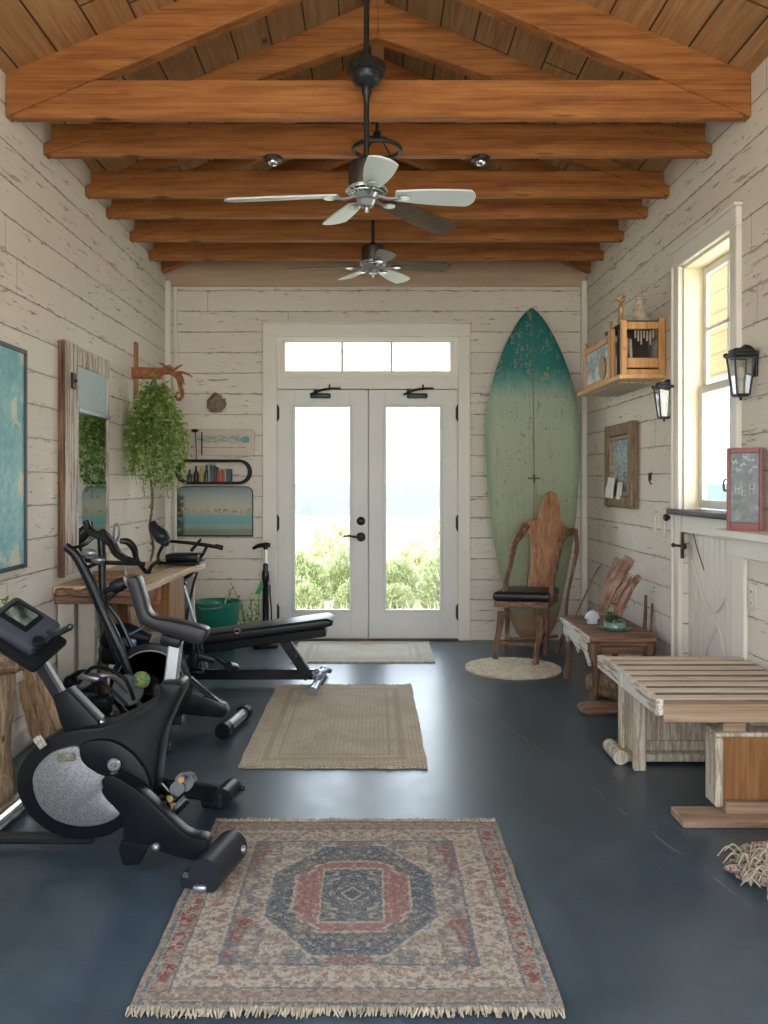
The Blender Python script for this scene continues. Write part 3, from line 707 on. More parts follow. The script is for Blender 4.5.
# neighbouring porch seen through the upper panes
def sidingm():
    m = M('amber_siding', .6, 0, .3); X, Y, Z = m.xyz(); f = (Z/.17).frac(); g_ = (f.min(1.0-f)).step(.05, .01)
    n = m.noise(m.comb(Y*1.2, Z*14), 1.5, 5, .6); c = m.ramp(n, [(.35, (.36, .19, .065)), (.65, (.46, .27, .10))]); m.col(m.mix(g_*.6, c, (.14, .07, .03))); m.bump(1.0-g_, .5, .01); return m.m
root = thing('porch', 'amber-boarded porch gable outside, seen through the upper panes of the right window', 'porch', (2.9, 6.0, 0))
obj('siding', B().bx(2.85, 2.93, 3.9, 9.2, 2.18, 4.1), sidingm(), root, smooth=False)
obj('post', B().bx(2.83, 2.95, 9.0, 9.12, -.02, 2.1, .005), TRIM, root); obj('post', B().bx(2.83, 2.95, 3.95, 4.07, -.02, 2.1, .005), TRIM, root)
obj('beam', B().bx(2.82, 2.96, 3.9, 9.2, 2.10, 2.18, .005), TRIM, root)
# ================================================================== RUGS
def woven(name, label, hw, hl, cx, cy, mat, fr, fringe_len, group=None, thick=.008, amp=.004, dens=150, cat='rug', skew=0):
    root = thing(name, label, cat, (cx, cy, 0), 0, group)
    b = B(); nx, ny = 46, 60; t = {}; bot = {}
    def off(i, j):
        u = i/nx*2-1; v = j/ny*2-1
        ex = .006*noise.noise(Vector((v*6, 1.3+u*.5, cy))); ey = .006*noise.noise(Vector((u*7, 4.1, cy+v)))
        return (u*hw + ex + skew*v*u, v*hl + ey)
    for j in range(ny+1):
        for i in range(nx+1):
            x, y = off(i, j); z = thick + amp*(noise.noise(Vector((x*5, y*5, cy)))+.4)
            t[i, j] = b.bm.verts.new((x, y, max(.004, z)))
            if i in (0, nx) or j in (0, ny): bot[i, j] = b.bm.verts.new((x, y, .0005))
    for j in range(ny):
        for i in range(nx): b.bm.faces.new((t[i, j], t[i+1, j], t[i+1, j+1], t[i, j+1]))
    for i in range(nx):
        for j in (0, ny): b.bm.faces.new((bot[i, j], bot[i+1, j], t[i+1, j], t[i, j]))
    for j in range(ny):
        for i in (0, nx): b.bm.faces.new((bot[i, j], bot[i, j+1], t[i, j+1], t[i, j]))
    obj('pile', b, mat, root, world=False)
    if fringe_len:
        for s in (-1, 1):
            f = B(); R = random.Random(int(cy*100)+s)
            for k in range(int(hw*2*dens)):
                x = -hw + (k+.5)/dens + R.uniform(-.002, .002); y = s*(hl-.006)+.006*noise.noise(Vector((x/hw*7, 4.1, cy+s)))
                L = fringe_len*R.uniform(.6, 1.25); dx = R.uniform(-.45, .45)*L
                r = R.uniform(.0022, .0038)
                f.tube([(x, y, .008), (x+dx*.3, y+s*L*.5, .012*R.uniform(.6, 1.3)), (x+dx, y+s*L, .0035)], [r, r*1.1, r*.6], 4, False)
            obj('fringe', f, fr, root, world=False)
    return root
rr = woven('oriental_rug', 'faded oriental rug with pink and blue medallion in the foreground', .54, .585, -.066, 2.69, rug_main(.54, .585), FRINGE, .030, dens=230)
woven('jute_rug', 'woven jute rug in the middle of the room, largest of the plain rugs', .435, .79, -.185, 4.69, jute('jute_mid', (.74, .66, .54), (.47, .40, .31), (.50, .43, .33), .435, .79), JFRINGE, .02, 'plain woven rugs', dens=110)
woven('jute_rug', 'pale woven mat on the floor right before the double doors', .53, .40, -.075, 6.58, jute('jute_door', (.70, .63, .52), (.47, .41, .33), (.50, .43, .35), .53, .40), JFRINGE, .012, 'plain woven rugs', dens=90)
def round_mat():
    root = thing('round_mat', 'cream shaggy round mat under the front legs of the driftwood armchair', 'mat', (.985, 5.98, 0))
    b = B(); R = random.Random(4)
    n = 64; c = b.bm.verts.new((0, 0, .012)); prev = None
    for k in range(1, 13):
        ring = [b.bm.verts.new((math.cos(2*PI*q/n)*k/12*.335*(1+.03*noise.noise(Vector((q*.5, k*.1, 0)))), math.sin(2*PI*q/n)*k/12*.335*(1+.03*noise.noise(Vector((q*.5, k*.1, 0)))), .012 if k < 12 else .001)) for q in range(n)]
        if prev:
            for q in range(n): b.bm.faces.new((prev[q], prev[(q+1) % n], ring[(q+1) % n], ring[q]))
        else:
            for q in range(n): b.bm.faces.new((c, ring[q], ring[(q+1) % n]))
        prev = ring
    for k in range(1, 17):                          # raised braided tufts in rings
        rad = .335*k/16.5; m_ = max(6, int(rad*2*PI/.024))
        for q in range(m_):
            a = 2*PI*(q+R.uniform(-.2, .2))/m_
            b.ball((math.cos(a)*rad, math.sin(a)*rad, .013), R.uniform(.010, .014), 3, (1, 1.3, .6), (0, 0, a+R.uniform(-.5, .5)))
    obj('weave', b, plain('cream_wool', (.62, .55, .42), .95, var=.25, nscale=30, bump=.5), root, world=False)
round_mat()

# ================================================================== CEILING FANS
def fan(label, x, y, zm, ztop, zbell, blades, R, sc=1.0, motor_h=.11):
    root = thing('ceiling_fan', label, 'ceiling fan', (x, y, zm), 0, 'ceiling fans with black rods')
    def rel(r, h): return (r*sc, h*sc)
    obj('rod', B().cyl((x, y, zm+.08), (x, y, ztop), .0125*sc, n=12), IRON, root)
    if zbell:
        b = B().lathe([(.015, .02), (.03, .03), (.03, .0), (.082, -.005), (.086, -.012), (.086, -.045), (.075, -.052), (.02, -.05)], (x, y, zbell+.04)); obj('canopy', b, IRON, root)
        b = B().lathe([(.02, .002), (.070, .0), (.068, -.02), (.055, -.04), (.03, -.055), (.022, -.058), (.022, -.09), (.016, -.10), (.012, -.14), (.005, -.142)], (x, y, zbell-.01)); obj('bell', b, DGREY, root)
    m = B().lathe([rel(*p) for p in [(.016, .10), (.022, .09), (.03, .075), (.075, .07), (.082, .062), (.082, -.035), (.078, -.042), (.03, -.045), (.01, -.046)]], (x, y, zm), n=32)
    obj('motor', m, BRONZE, root)
    c = B()
    for rr_, hz in ((.085, -.045), (.092, -.055), (.078, -.066)):
        c.tube([Vector((x+math.cos(a)*rr_*sc, y+math.sin(a)*rr_*sc, zm+hz*sc)) for a in [2*PI*k/28 for k in range(28)]], .004*sc, 5, False, close=True)
    for k in range(18):
        a = 2*PI*k/18; c.tube([(x+math.cos(a)*.08*sc, y+math.sin(a)*.08*sc, zm-.04*sc), (x+math.cos(a+.12)*.095*sc, y+math.sin(a+.12)*.095*sc, zm-.055*sc), (x+math.cos(a+.3)*.06*sc, y+math.sin(a+.3)*.06*sc, zm-.072*sc)], .003*sc, 4, False)
    c.lathe([rel(*p) for p in [(.05, -.06), (.055, -.07), (.04, -.09), (.045, -.10), (.03, -.125), (.012, -.132), (.010, -.15), (.004, -.152)]], (x, y, zm))
    obj('fan_guard', c, SILVER, root)
    for a, L, dark in blades:
        a = math.radians(a); d = Vector((math.cos(a), math.sin(a), 0)); t = Vector((-math.sin(a), math.cos(a), 0)); z = zm-.075*sc
        arm = B().tube([Vector((x, y, z))+d*.05*sc, Vector((x, y, z-.012))+d*.10*sc, Vector((x, y, z-.004))+d*.16*sc], [.010*sc, .008*sc, .006*sc], 6)
        arm.lathe([(.001, -.004), (.028*sc, -.004), (.03*sc, 0), (.028*sc, .004), (.001, .005)], Vector((x, y, z-.004))+d*.17*sc, n=14)
        pit = -.22
        def q(u, v, h): return Vector((x, y, z)) + d*u + (t*math.cos(pit) + Vector((0, 0, math.sin(pit))))*v + Vector((0, 0, h))
        outl = []; r0 = .13*sc
        for k in range(11):
            u = k/10; wd = .038+.026*math.sin(min(1, u*1.25)*PI/2); outl.append((r0+u*(L-r0-.03), wd*sc))
        pts = [(u, v) for u, v in outl] + [(L-.012, .045*sc), (L, .02*sc), (L, -.02*sc), (L-.012, -.045*sc)] + [(u, -v) for u, v in outl[::-1]]
        bl = B().slab([q(u, v, .0) for u, v in pts], [q(u, v, .008) for u, v in pts])
        bo = obj('blade', bl, BLADED if dark else BLADEW, root); obj('blade_arm', arm, SILVER, bo)
p1 = P(371, 190, 3.85)
fan('larger near ceiling fan on a long black rod, pale blades', p1.x-.02, 3.85, p1.z+.05, 3.92, P(366, 72, 3.85).z, [(6, .50, False), (52, .70, True), (112, .47, False), (173, .66, False), (280, .44, False)], .5)
p2 = P(373, 262, 5.8)
fan('smaller far ceiling fan nearest the end wall', p2.x, 5.8, p2.z+.04, 3.92, None, [(4, .53, True), (62, .50, False), (120, .44, False), (172, .60, True), (285, .40, True)], .5, .95)
# ring lamp hung from the back of the nearest truss
root = thing('ring_light', 'black hanging ring between the two nearest trusses above the near fan', 'ring', (.02, 4.27, 2.99))
r_ = B(); r_.tube([(.02+math.cos(a)*.118, 4.27+math.sin(a)*.118, 2.985) for a in [2*PI*k/40 for k in range(40)]], .011, 8, False, close=True); obj('ring', r_, IRON, root)
r_ = B()
for a in (.9, 2.2, 4.0, 5.4): r_.tube([(.02+math.cos(a)*.118, 4.27+math.sin(a)*.118, 2.985), (.02+math.cos(a)*.05, 4.27+math.sin(a)*.05, 3.035), (.02, 4.27, 3.05)], .004, 5, False)
r_.cyl((.02, 4.27, 3.03), (.02, 4.27, 3.07), .02); r_.tube([(.02, 4.27, 3.06), (.02, 4.16, 3.085), (.02, 4.05, 3.10)], .009, 6)
obj('bracket', r_, IRON, root)
for px, lb in ((274.5, 'small black ceiling sensor under the second truss, left of the fan'), (479, 'small black ceiling sensor under the second truss, right of the fan')):
    p = P(px, 166, 4.56); root = thing('ceiling_sensor', lb, 'sensor', (p.x, 4.49, 3.03), 0, 'small black ceiling sensors')
    obj('base', B().lathe([(.001, 0), (.05, 0), (.052, -.006), (.048, -.016), (.03, -.02), (.001, -.02)], (p.x, 4.49, 3.03)), IRON, root)
    obj('lens', B().ball((p.x, 4.49, 3.006), .024, 8, (1.2, 1.2, .9)), CHROME, root)

# ================================================================== SURFBOARD
def surfmat():
    m = M('weathered_surfboard_paint', .5, 0, .35); X, Y, Z = m.xyz()
    v = m.comb(X, Y*.3, Z)
    n = m.noise(m.comb(X*6, 0.0, Z*1.2), 2.2, 6, .7, .3); n2 = m.noise(v, 5, 5, .65); f = m.noise(v, 40, 4, .7)
    t = Z/2.75 + (n-.5)*.10 + (n2-.5)*.06
    c = m.ramp(t, [(.10, (.22, .26, .17)), (.35, (.29, .36, .24)), (.60, (.40, .47, .35)), (.72, (.36, .47, .38)), (.765, (.14, .34, .30)), (.81, (.015, .20, .19)), (1.0, (.010, .14, .13))])
    edge = (X.abs()).step(.30, .40); c = m.mix(edge*.5, c, (.05, .26, .20))
    c = m.mix((n*.5+f*.5).step(.53, .585)*.7, c, (.42, .38, .23))
    dr = m.noise(m.comb(X*16, 0.0, Z*.9), 2.6, 6, .7).step(.52, .68)*Z.step(2.0, 1.5); c = m.mix(dr*.5, c, (.30, .24, .12))
    c = m.mix((m.noise(m.comb(X*12, 0.0, Z*2.2), 3, 6, .75)).step(.57, .66)*.7, c, (.22, .14, .065))
    c = m.mix((f + n2*.3).step(.78, .83)*.6, c, (.16, .10, .05))
    c = m.mix(X.abs().step(.006, .003)*.75, c, (.16, .12, .06))
    st = (X.abs()).step(.05, .0)*m.noise(m.comb(X*20, 0.0, Z*1.1), 2, 5).step(.45, .65)*(Z.step(2.0, 1.6)); c = m.mix(st*.55, c, (.22, .13, .05))
    foot = Z.step(.34, .18)*n2.step(.35, .5); c = m.mix(foot*.85, c, (.26, .13, .055))
    cross = (((Z-1.33).abs()).step(.010, .005)*X.abs().step(.055, .045)).max((X.abs()).step(.012, .006)*((Z-1.33).abs()).step(.035, .028)); c = m.mix(cross*.8, c, (.07, .045, .025))
    m.col(c); m.rough(f*.3+.35); m.bump(f*.5+n2*.4, .25, .004); return m.m
def surfboard():
    root = thing('surfboard', 'tall weathered surfboard with teal nose standing against the end wall', 'surfboard', (1.275, 6.72, 0))
    prof = [(0, .03), (.02, .10), (.06, .165), (.12, .215), (.2, .262), (.3, .315), (.4, .35), (.5, .373), (.6, .381), (.68, .372), (.76, .335), (.84, .268), (.9, .20), (.95, .128), (.98, .068), (1.0, .012)]
    L = 2.74; b = B(); rings = []; n = 20
    for u, hw in prof_s(prof):
        th = .034*min(1, (hw/.14))**.6; rk = .02*(2*u-1)**2
        ring = []
        for k in range(n):
            a = 2*PI*k/n; cx = math.copysign(abs(math.cos(a))**.75, math.cos(a)); sy = math.copysign(abs(math.sin(a))**.9, math.sin(a))
            ring.append(b.bm.verts.new((hw*cx, th*sy+rk, u*L)))
        rings.append(ring)
    for A, Cc in zip(rings, rings[1:]):
        for k in range(n): b.bm.faces.new((A[k], A[(k+1) % n], Cc[(k+1) % n], Cc[k]))
    b.bm.faces.new(rings[0][::-1]); b.bm.faces.new(rings[-1])
    # leaning back on the wall
    o = obj('board', b, surfmat(), root, world=False, local=((0, 0, .02), (-math.radians(5.2), math.radians(.6), 0)), angle=1.0)
def prof_s(p):
    out = []
    for i in range(len(p)-1):
        p0, p1, p2, p3 = p[max(i-1, 0)], p[i], p[i+1], p[min(i+2, len(p)-1)]
        for k in range(4):
            t = k/4; out.append(tuple(.5*((2*p1[q])+(p2[q]-p0[q])*t+(2*p0[q]-5*p1[q]+4*p2[q]-p3[q])*t*t+(3*p1[q]-p0[q]-3*p2[q]+p3[q])*t**3) for q in (0, 1)))
    out.append(p[-1]); return out
surfboard()

# ================================================================== DRIFTWOOD ARMCHAIR
root = thing('driftwood_armchair', 'rustic driftwood armchair with carved slab back and dark cushion before the surfboard', 'chair', (1.05, 6.25, 0))
def PB(px, py, y0, lean=.0): return P(px, py, y0+lean*(600-py))
ol = [(546, 494), (551, 491), (556, 493), (560, 505), (561, 520), (567, 527), (576, 530), (574, 535), (564, 539), (558, 563), (556, 580), (552, 599), (527, 599), (529, 580), (531, 560), (531, 535), (523, 529), (521, 524), (529, 521), (538, 520), (542, 505)]
f = [PB(a, b_, 6.42, .0012) for a, b_ in ol]
obj('backrest', B().slab(f, [p+Vector((0, .035, 0)) for p in f], .008), SLABW, root)
for nm, pl, ys, rr_ in (('armrest', [(526, 526), (519, 536), (514, 545), (511, 562), (507, 578), (504, 597)], [6.50, 6.42, 6.36, 6.28, 6.22, 6.17], [.028, .03, .022, .019, .018, .023]),
                        ('armrest', [(573, 531), (565, 536), (560, 548), (556, 566), (552, 585), (550, 602)], [6.50, 6.40, 6.33, 6.25, 6.18, 6.12], [.024, .022, .017, .017, .02, .022])):
    obj(nm, B().tube([P(a, b_, y) for (a, b_), y in zip(pl, ys)], rr_, 9, jag=.12), RUST, root)
seat = B(); sf = [P(494, 599, 6.15), P(548, 601, 6.07), P(558, 600, 6.42), P(510, 597, 6.50)]
z = .455
corner = [Vector((p.x, p.y, z)) for p in sf]
seat.slab([Vector((p.x, p.y, z-.045)) for p in corner], corner, .004); obj('seat_frame', seat, RUSTX, root)
cu = B(); c0 = sum(corner, Vector())/4; cc = [c0+(p-c0)*1.04+Vector((0, 0, .0)) for p in corner]
cu.slab([p+Vector((0, 0, .002)) for p in cc], [p+Vector((0, 0, .07)) for p in cc], .028, 4); obj('cushion', cu, LEATHER, root)
for a, b_, y, bx_, by_ in ((501, 612, 6.18, 495, 661, ), (541, 616, 6.12, 536, 667)):
    p = P(a, b_, y); q = P(bx_, by_, 1113.5/(by_-483)); q.z = 0.012
    obj('leg', B().tube([p, p.lerp(q, .3)+Vector((.004, 0, 0)), p.lerp(q, .7)+Vector((-.006, 0, 0)), q], [.027, .024, .019, .022], 9, jag=.10), RUST, root)
for x, y in ((1.02, 6.50), (1.31, 6.44)):
    obj('leg', B().tube([(x, y, .44), (x+.01, y+.03, .22), (x+.015, y+.07, 0.0)], [.025, .02, .022], 8, jag=.1), RUST, root)
obj('back_post', B().tube([P(575, 529, 6.52), P(577, 548, 6.50), P(572, 575, 6.48), P(567, 600, 6.46), P(565, 628, 6.5), Vector((1.42, 6.56, 0))], [.02, .017, .013, .013, .015, .018], 8, jag=.12), RUST, root)
s_ = B(); s_.tube([(.915, 6.22, .14), (1.03, 6.34, .145), (1.03, 6.52, .14)], .011, 7, jag=.1); s_.tube([(.90, 6.24, .14), (1.08, 6.22, .13), (1.20, 6.14, .14)], .012, 7, jag=.1)
s_.tube([(1.18, 6.13, .17), (1.25, 6.3, .16), (1.31, 6.47, .16)], .011, 7, jag=.1); s_.tube([(1.02, 6.5, .12), (1.2, 6.5, .12), (1.42, 6.54, .13)], .012, 7, jag=.1); obj('stretcher', s_, RUSTX, root)

# ================================================================== SIDE TABLE AND WHAT STANDS ON IT
root = thing('side_table', 'carved rustic side table with curved legs beside the driftwood armchair', 'table', (1.44, 5.3, 0))
TX0, TX1, TY0, TY1, TZ = 1.265, 1.655, 4.95, 5.70, .425
b = B(); b.bx(TX0, TX1, TY0, TY1, TZ-.045, TZ, .010, 2); obj('tabletop', b, RUSTX, root)
b = B()
for z0, i_ in ((TZ-.075, .02), ): b.bx(TX0+i_, TX1-i_, TY0+i_, TY1-i_, z0, TZ-.045, .006)
b.bx(TX0+.03, TX1-.03, TY0+.035, TY0+.055, TZ-.12, TZ-.07, .004); b.bx(TX0+.03, TX1-.03, TY1-.055, TY1-.035, TZ-.12, TZ-.07, .004); b.bx(TX1-.05, TX1-.03, TY0+.04, TY1-.04, TZ-.12, TZ-.07, .004)
obj('apron', b, RUSTX, root)
# chipped white scalloped side apron
sc_ = [(TY0+.04, TZ-.03), (TY1-.04, TZ-.03), (TY1-.04, TZ-.11), (TY1-.11, TZ-.12), (TY1-.17, TZ-.155), (TY1-.23, TZ-.11), (TY0+.37, TZ-.13), (TY0+.30, TZ-.165), (TY0+.22, TZ-.12), (TY0+.14, TZ-.13), (TY0+.04, TZ-.19)]
b = B().slab([(TX0-.002, y, z) for y, z in sc_], [(TX0+.016, y, z) for y, z in sc_], .003); b.bx(TX0-.012, TX0+.004, TY0+.01, TY1-.01, TZ-.038, TZ-.012, .005)
obj('side_apron', b, wood('chipped_white_carving', (.2, .13, .09), (.4, .33, .27), (.5, .45, .38), 1, 2, .7, bump=.6, chips=(.66, .63, .57), chipcov=.46), root, label='white painted scalloped side')
for lx, ly, s in ((TX0+.03, TY0+.04, -1), (TX1-.03, TY0+.04, 1), (TX0+.03, TY1-.04, -1), (TX1-.03, TY1-.04, 1)):
    lg = B().tube([(lx, ly, TZ-.05), (lx-s*.004, ly, TZ-.11), (lx-s*.012, ly, .24), (lx-s*.012, ly, .13), (lx+s*.004, ly, .05), (lx, ly, .012)], [.038, .036, .023, .019, .024, .028], 10, jag=.05)
    for k in range(4): lg.ball((lx+math.cos(k*1.6)*.022, ly+math.sin(k*1.6)*.022, TZ-.10), .017, 5)
    obj('leg', lg, RUST, root)
b = B(); fo = [(TX0-.085, .012), (TX0-.075, .035), (TX0-.04, .05), (TX0+.02, .052), (TX0+.12, .042), (TX0+.34, .042), (TX0+.34, .012), (TX0+.12, .012), (TX0+.06, 0), (TX0-.05, 0)]
b.slab([(x, 4.80, z) for x, z in fo], [(x, 4.93, z) for x, z in fo], .006)
tag(obj('wooden_runner', b, RUSTX), 'low curved wooden runner lying on the floor before the side table leg', 'wooden runner')
def zt(px, py, y): return P(px, py, y)
# glass dish
gx, gy = 1.46, 5.13
root = thing('glass_dish', 'low bluish-green glass dish holding driftwood on the side table', 'dish', (gx, gy, TZ))
obj('plate', B().lathe([(.001, .0), (.08, .0), (.098, .008), (.10, .014), (.095, .014), (.078, .008), (.001, .008)], (gx, gy, TZ), n=36), plain('teal_glazed_glass', (.05, .17, .16), .12, 0, var=.4, nscale=10, spec=.8), root)
obj('bowl', B().lathe([(.001, .009), (.058, .009), (.066, .02), (.062, .04), (.064, .05), (.058, .05), (.056, .04), (.056, .022), (.001, .018)], (gx, gy, TZ), n=30), plain('grey_green_glass', (.20, .29, .27), .15, 0, var=.3, nscale=14, spec=.8), root)
def log(name, label, pl, rad, mat, flat=1.0, n=12, jag=.10, cat='driftwood', group=None):
    b = B().tube(pl, rad, n, jag=jag, flat=flat)
    return tag(obj(name, b, mat), label, cat, group)
LOGW = wood('split_driftwood', (.07, .032, .022), (.27, .15, .11), (.56, .43, .36), 2, 3.4, .7, rot=(0, -.5, 0), bump=1.0)
b = B(); b.tube([zt(602, 612, 5.16), zt(607, 598, 5.17), zt(619, 575, 5.19), zt(630, 558, 5.20)], [.022, .036, .040, .034], 12, jag=.10); b.tube([zt(603, 606, 5.20), zt(606, 590, 5.22), zt(614, 570, 5.24), zt(619, 558, 5.24)], [.014, .024, .026, .018], 10, jag=.14)
tag(obj('split_driftwood', b, LOGW, angle=.35), 'larger split driftwood log leaning in the glass dish', 'driftwood', 'driftwood pieces in the glass dish')
b = B(); b.tube([zt(617, 616, 5.10), zt(622, 603, 5.11), zt(631, 586, 5.13), zt(639, 577, 5.16)], [.026, .028, .024, .02], 10, jag=.12); b.tube([zt(614, 604, 5.13), zt(620, 592, 5.15), zt(630, 576, 5.17)], [.02, .024, .012], 9, jag=.12)
tag(obj('split_driftwood', b, LOGW), 'smaller driftwood stick on the right side of the glass dish', 'driftwood', 'driftwood pieces in the glass dish')
b = B(); R = random.Random(2)
for k in range(90):
    c = Vector((gx-.02+R.uniform(-.035, .03), gy-.03+R.uniform(-.025, .03), TZ+.045+R.uniform(0, .055))); b.leaf(c, Vector((R.uniform(-1, 1), R.uniform(-1, .3), R.uniform(.1, 1))), Vector((R.uniform(-1, 1), 0, 1)), .022, .012)
tag(obj('moss_sprig', b, leaf_mat('dark_moss', (.02, .08, .02), (.04, .13, .03), (.08, .2, .05)), smooth=False), 'small tuft of dark green moss at the foot of the driftwood in the dish', 'moss')
b = B(); sh = zt(592, 617, 5.35); 
fan_ = []
for k in range(13):
    a = PI*k/12; fan_.append((sh.x+.045*math.cos(a), sh.z-.01+.05*math.sin(a)+.004*(k % 2)))
b.slab([(x, 5.33+.0, z) for x, z in fan_], [(x, 5.36, z) for x, z in fan_], .006); b.bx(sh.x-.03, sh.x+.03, 5.325, 5.365, TZ, sh.z+.0, .004)
tag(obj('seashell', b, plain('pearly_shell', (.55, .60, .66), .3, var=.12, nscale=20, bump=.4)), 'pale bluish fan shell standing on the side table beside the dish', 'shell')
b = B().tube([zt(576, 616, 5.6)-Vector((0, 0, .0)), zt(583, 600, 5.62), zt(590, 585, 5.63), zt(598, 569, 5.64), zt(601, 566, 5.64)], [.006, .006, .005, .007, .004], 6)
b.tube([Vector((zt(576, 616, 5.6).x, 5.6, TZ)), zt(576, 616, 5.6)], [.006, .006], 6, False)
tag(obj('bent_twig', b, STEM), 'thin dark bent twig rising from the back edge of the side table', 'twig')
for k, (a0, b0, a1, b1, r0) in enumerate(((652, 668, 653, 597, .013), (657, 668, 656, 603, .010))):
    y = 5.32-.12*k; t_ = Vector((XR-.03, y+.12, P(a1, b1, 5.35).z)); f_ = Vector((XR-.07, y, 0.012))
    log('leaning_stick', ['taller brown stick leaning on the right wall behind the side table', 'shorter brown stick leaning on the right wall behind the side table'][k], [f_, f_.lerp(t_, .5)+Vector((-.008, 0, 0)), t_], [r0, r0*1.1, r0*.7], RUST, 1, 8, .1, 'stick', 'sticks leaning on the right wall')
c = P(612, 680, 5.25); b = B().tube([(1.33, 5.28, .07), (1.40, 5.25, .075), (1.50, 5.22, .07), (1.58, 5.20, .066)], [.05, .066, .062, .05], 14, jag=.09)
b.tube([(1.38, 5.18, .04), (1.46, 5.13, .035), (1.54, 5.12, .03)], [.03, .034, .02], 9, jag=.1)
tag(obj('firewood_log', b, BARK), 'mottled bark log lying on the floor under the side table', 'log')

def slat_mat():  # tops weathered pale, gap shade painted into the sides by face normal
    m = M('bleached_slats_shaded_sides', .75, 0, .2); v = m.vec((1.4, 14, 14)); n = m.noise(v, 1.6, 6, .65, .8); nz = m.nt.nodes.new('ShaderNodeSeparateXYZ'); m.nt.links.new(m.tc.outputs['Normal'], nz.inputs[0])
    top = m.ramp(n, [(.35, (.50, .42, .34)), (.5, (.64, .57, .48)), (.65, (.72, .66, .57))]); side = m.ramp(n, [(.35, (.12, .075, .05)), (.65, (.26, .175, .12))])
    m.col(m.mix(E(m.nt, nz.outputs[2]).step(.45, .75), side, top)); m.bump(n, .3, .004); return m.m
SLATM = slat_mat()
# ================================================================== SLATTED BENCH
BX0, BX1, BY0, BY1, BZ = 1.085, 1.752, 3.26, 4.10, .475
root = thing('slatted_bench', 'low slatted bench with chipped white edge along the right wall', 'bench', (1.42, 3.7, 0))
b = B(); b.bx(BX0, BX0+.03, BY0+.0, 3.70, BZ-.058, BZ+.004, .003); b.bx(BX0-.004, BX0+.03, 3.705, BY1, BZ-.055, BZ+.006, .003)
obj('side_rail', b, wood('peeling_white_rail', (.2, .13, .09), (.36, .29, .23), (.46, .40, .33), 1, 2, .7, bump=.6, chips=(.68, .65, .60), chipcov=.45), root, label='rail with peeling white paint')
obj('front_rail', B().bx(BX0+.03, BX1, BY0, BY0+.035, BZ-.085, BZ-.014, .003), BENCHB, root)
obj('back_rail', B().bx(BX1-.035, BX1, BY0+.035, BY1, BZ-.075, BZ-.014, .003), BENCHB, root)
ns = 8; pitch = (BY1-BY0-.0)/ns
for k in range(ns):
    y = BY0+k*pitch; dz = random.uniform(-.002, .002)
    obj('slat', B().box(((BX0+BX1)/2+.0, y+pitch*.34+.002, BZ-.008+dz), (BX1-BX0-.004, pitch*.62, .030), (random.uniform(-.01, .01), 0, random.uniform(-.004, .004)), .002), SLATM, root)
for y in (3.45, 3.95): obj('cross_rail', B().bx(BX0+.04, BX1-.035, y, y+.04, BZ-.06, BZ-.015), BENCHB, root)
# far pedestal: two white posts, panel, foot with a rolled end
obj('leg', B().box((1.215, 3.88, (BZ-.06)/2), (.055, .035, BZ-.06), (0, 0, 0), .004), BENCHC, root)
obj('leg', B().bx(1.175, 1.235, 4.04, 4.08, .035, BZ-.05, .004), BENCHC, root)
b = B(); b.bx(1.235, 1.60, 3.99, 4.05, .10, BZ-.045, .005); b.bx(1.20, 1.24, 3.94, 4.12, .06, BZ-.05, .004); obj('pedestal', b, BENCHC, root, label='chipped white end panel')
b = B(); b.bx(1.13, 1.66, 3.95, 4.12, .012, .05, .008, 2); b.cyl((1.15, 3.945, .035), (1.15, 4.13, .035), .034, n=16); b.bx(1.58, 1.69, 3.92, 4.14, 0, .07, .006); b.bx(1.24, 1.60, 4.0, 4.04, .05, .10, .004); obj('foot', b, BENCHC, root)
# near pedestal box on a flat foot
obj('post', B().bx(1.365, 1.455, 3.31, 3.37, .335, BZ-.06, .004), BENCHB, root)
b = B(); b.bx(1.355, 1.745, 3.292, 3.385, .08, .325, .004); obj('pedestal', b, CRATEW, root, label='golden brown box pedestal')
b = B(); b.bx(1.325, 1.357, 3.285, 3.392, .055, .324, .006); b.bx(1.325, 1.75, 3.285, 3.392, .325, .343, .006); obj('pedestal_edge', b, BENCHC, root)
b = B(); b.bx(1.175, 1.755, 3.22, 3.36, 0, .034, .005); b.bx(1.36, 1.755, 3.27, 3.40, .034, .078, .004); obj('foot', b, BENCHB, root)
# ================================================================== RIGHT WALL THINGS
root = thing('wall_shelf_box', 'honey wood display case shelf high on the right wall', 'wall shelf', (XR, 5.7, 1.97))
SX, SY0, SY1, SZ0, SZ1 = 1.505, 5.15, 6.02, 1.965, 2.30
b = B(); b.bx(SX-.012, XR, SY0-.0, 6.22, SZ0-.022, SZ0+.004, .003); obj('shelf_board', b, HONEYY, root)
b = B(); b.bx(SX+.03, XR-.02, SY0+.15, 6.1, SZ0-.034, SZ0-.022, .002); obj('underside_panel', b, BENCHC, root)
b = B()
b.bx(SX, SX+.035, SY0, SY0+.035, SZ0, SZ1, .004); b.bx(XR-.045, XR-.004, SY0-.005, SY0+.035, SZ0, SZ1+.015, .004)
b.bx(SX+.035, XR-.045, SY0, SY0+.03, SZ1-.055, SZ1-.012, .003); b.bx(SX+.035, XR-.045, SY0, SY0+.03, SZ0+.002, SZ0+.035, .003); b.bx(SX+.035, XR-.045, SY0+.004, SY0+.03, SZ0+.045, SZ0+.105, .004)
b.ball((SX+.02, SY0-.004, SZ0+.16), .009, 5)
obj('front_frame', b, HONEY, root)
b = B(); b.bx(SX+.035, XR-.045, SY0+.20, SY0+.215, SZ0, SZ1-.02); b.bx(SX+.02, XR, SY0+.02, SY1-.42, SZ1-.02, SZ1, .002); obj('back_panel', b, plain('dark_case_lining', (.05, .04, .035), .8, var=.3), root)
b = B()
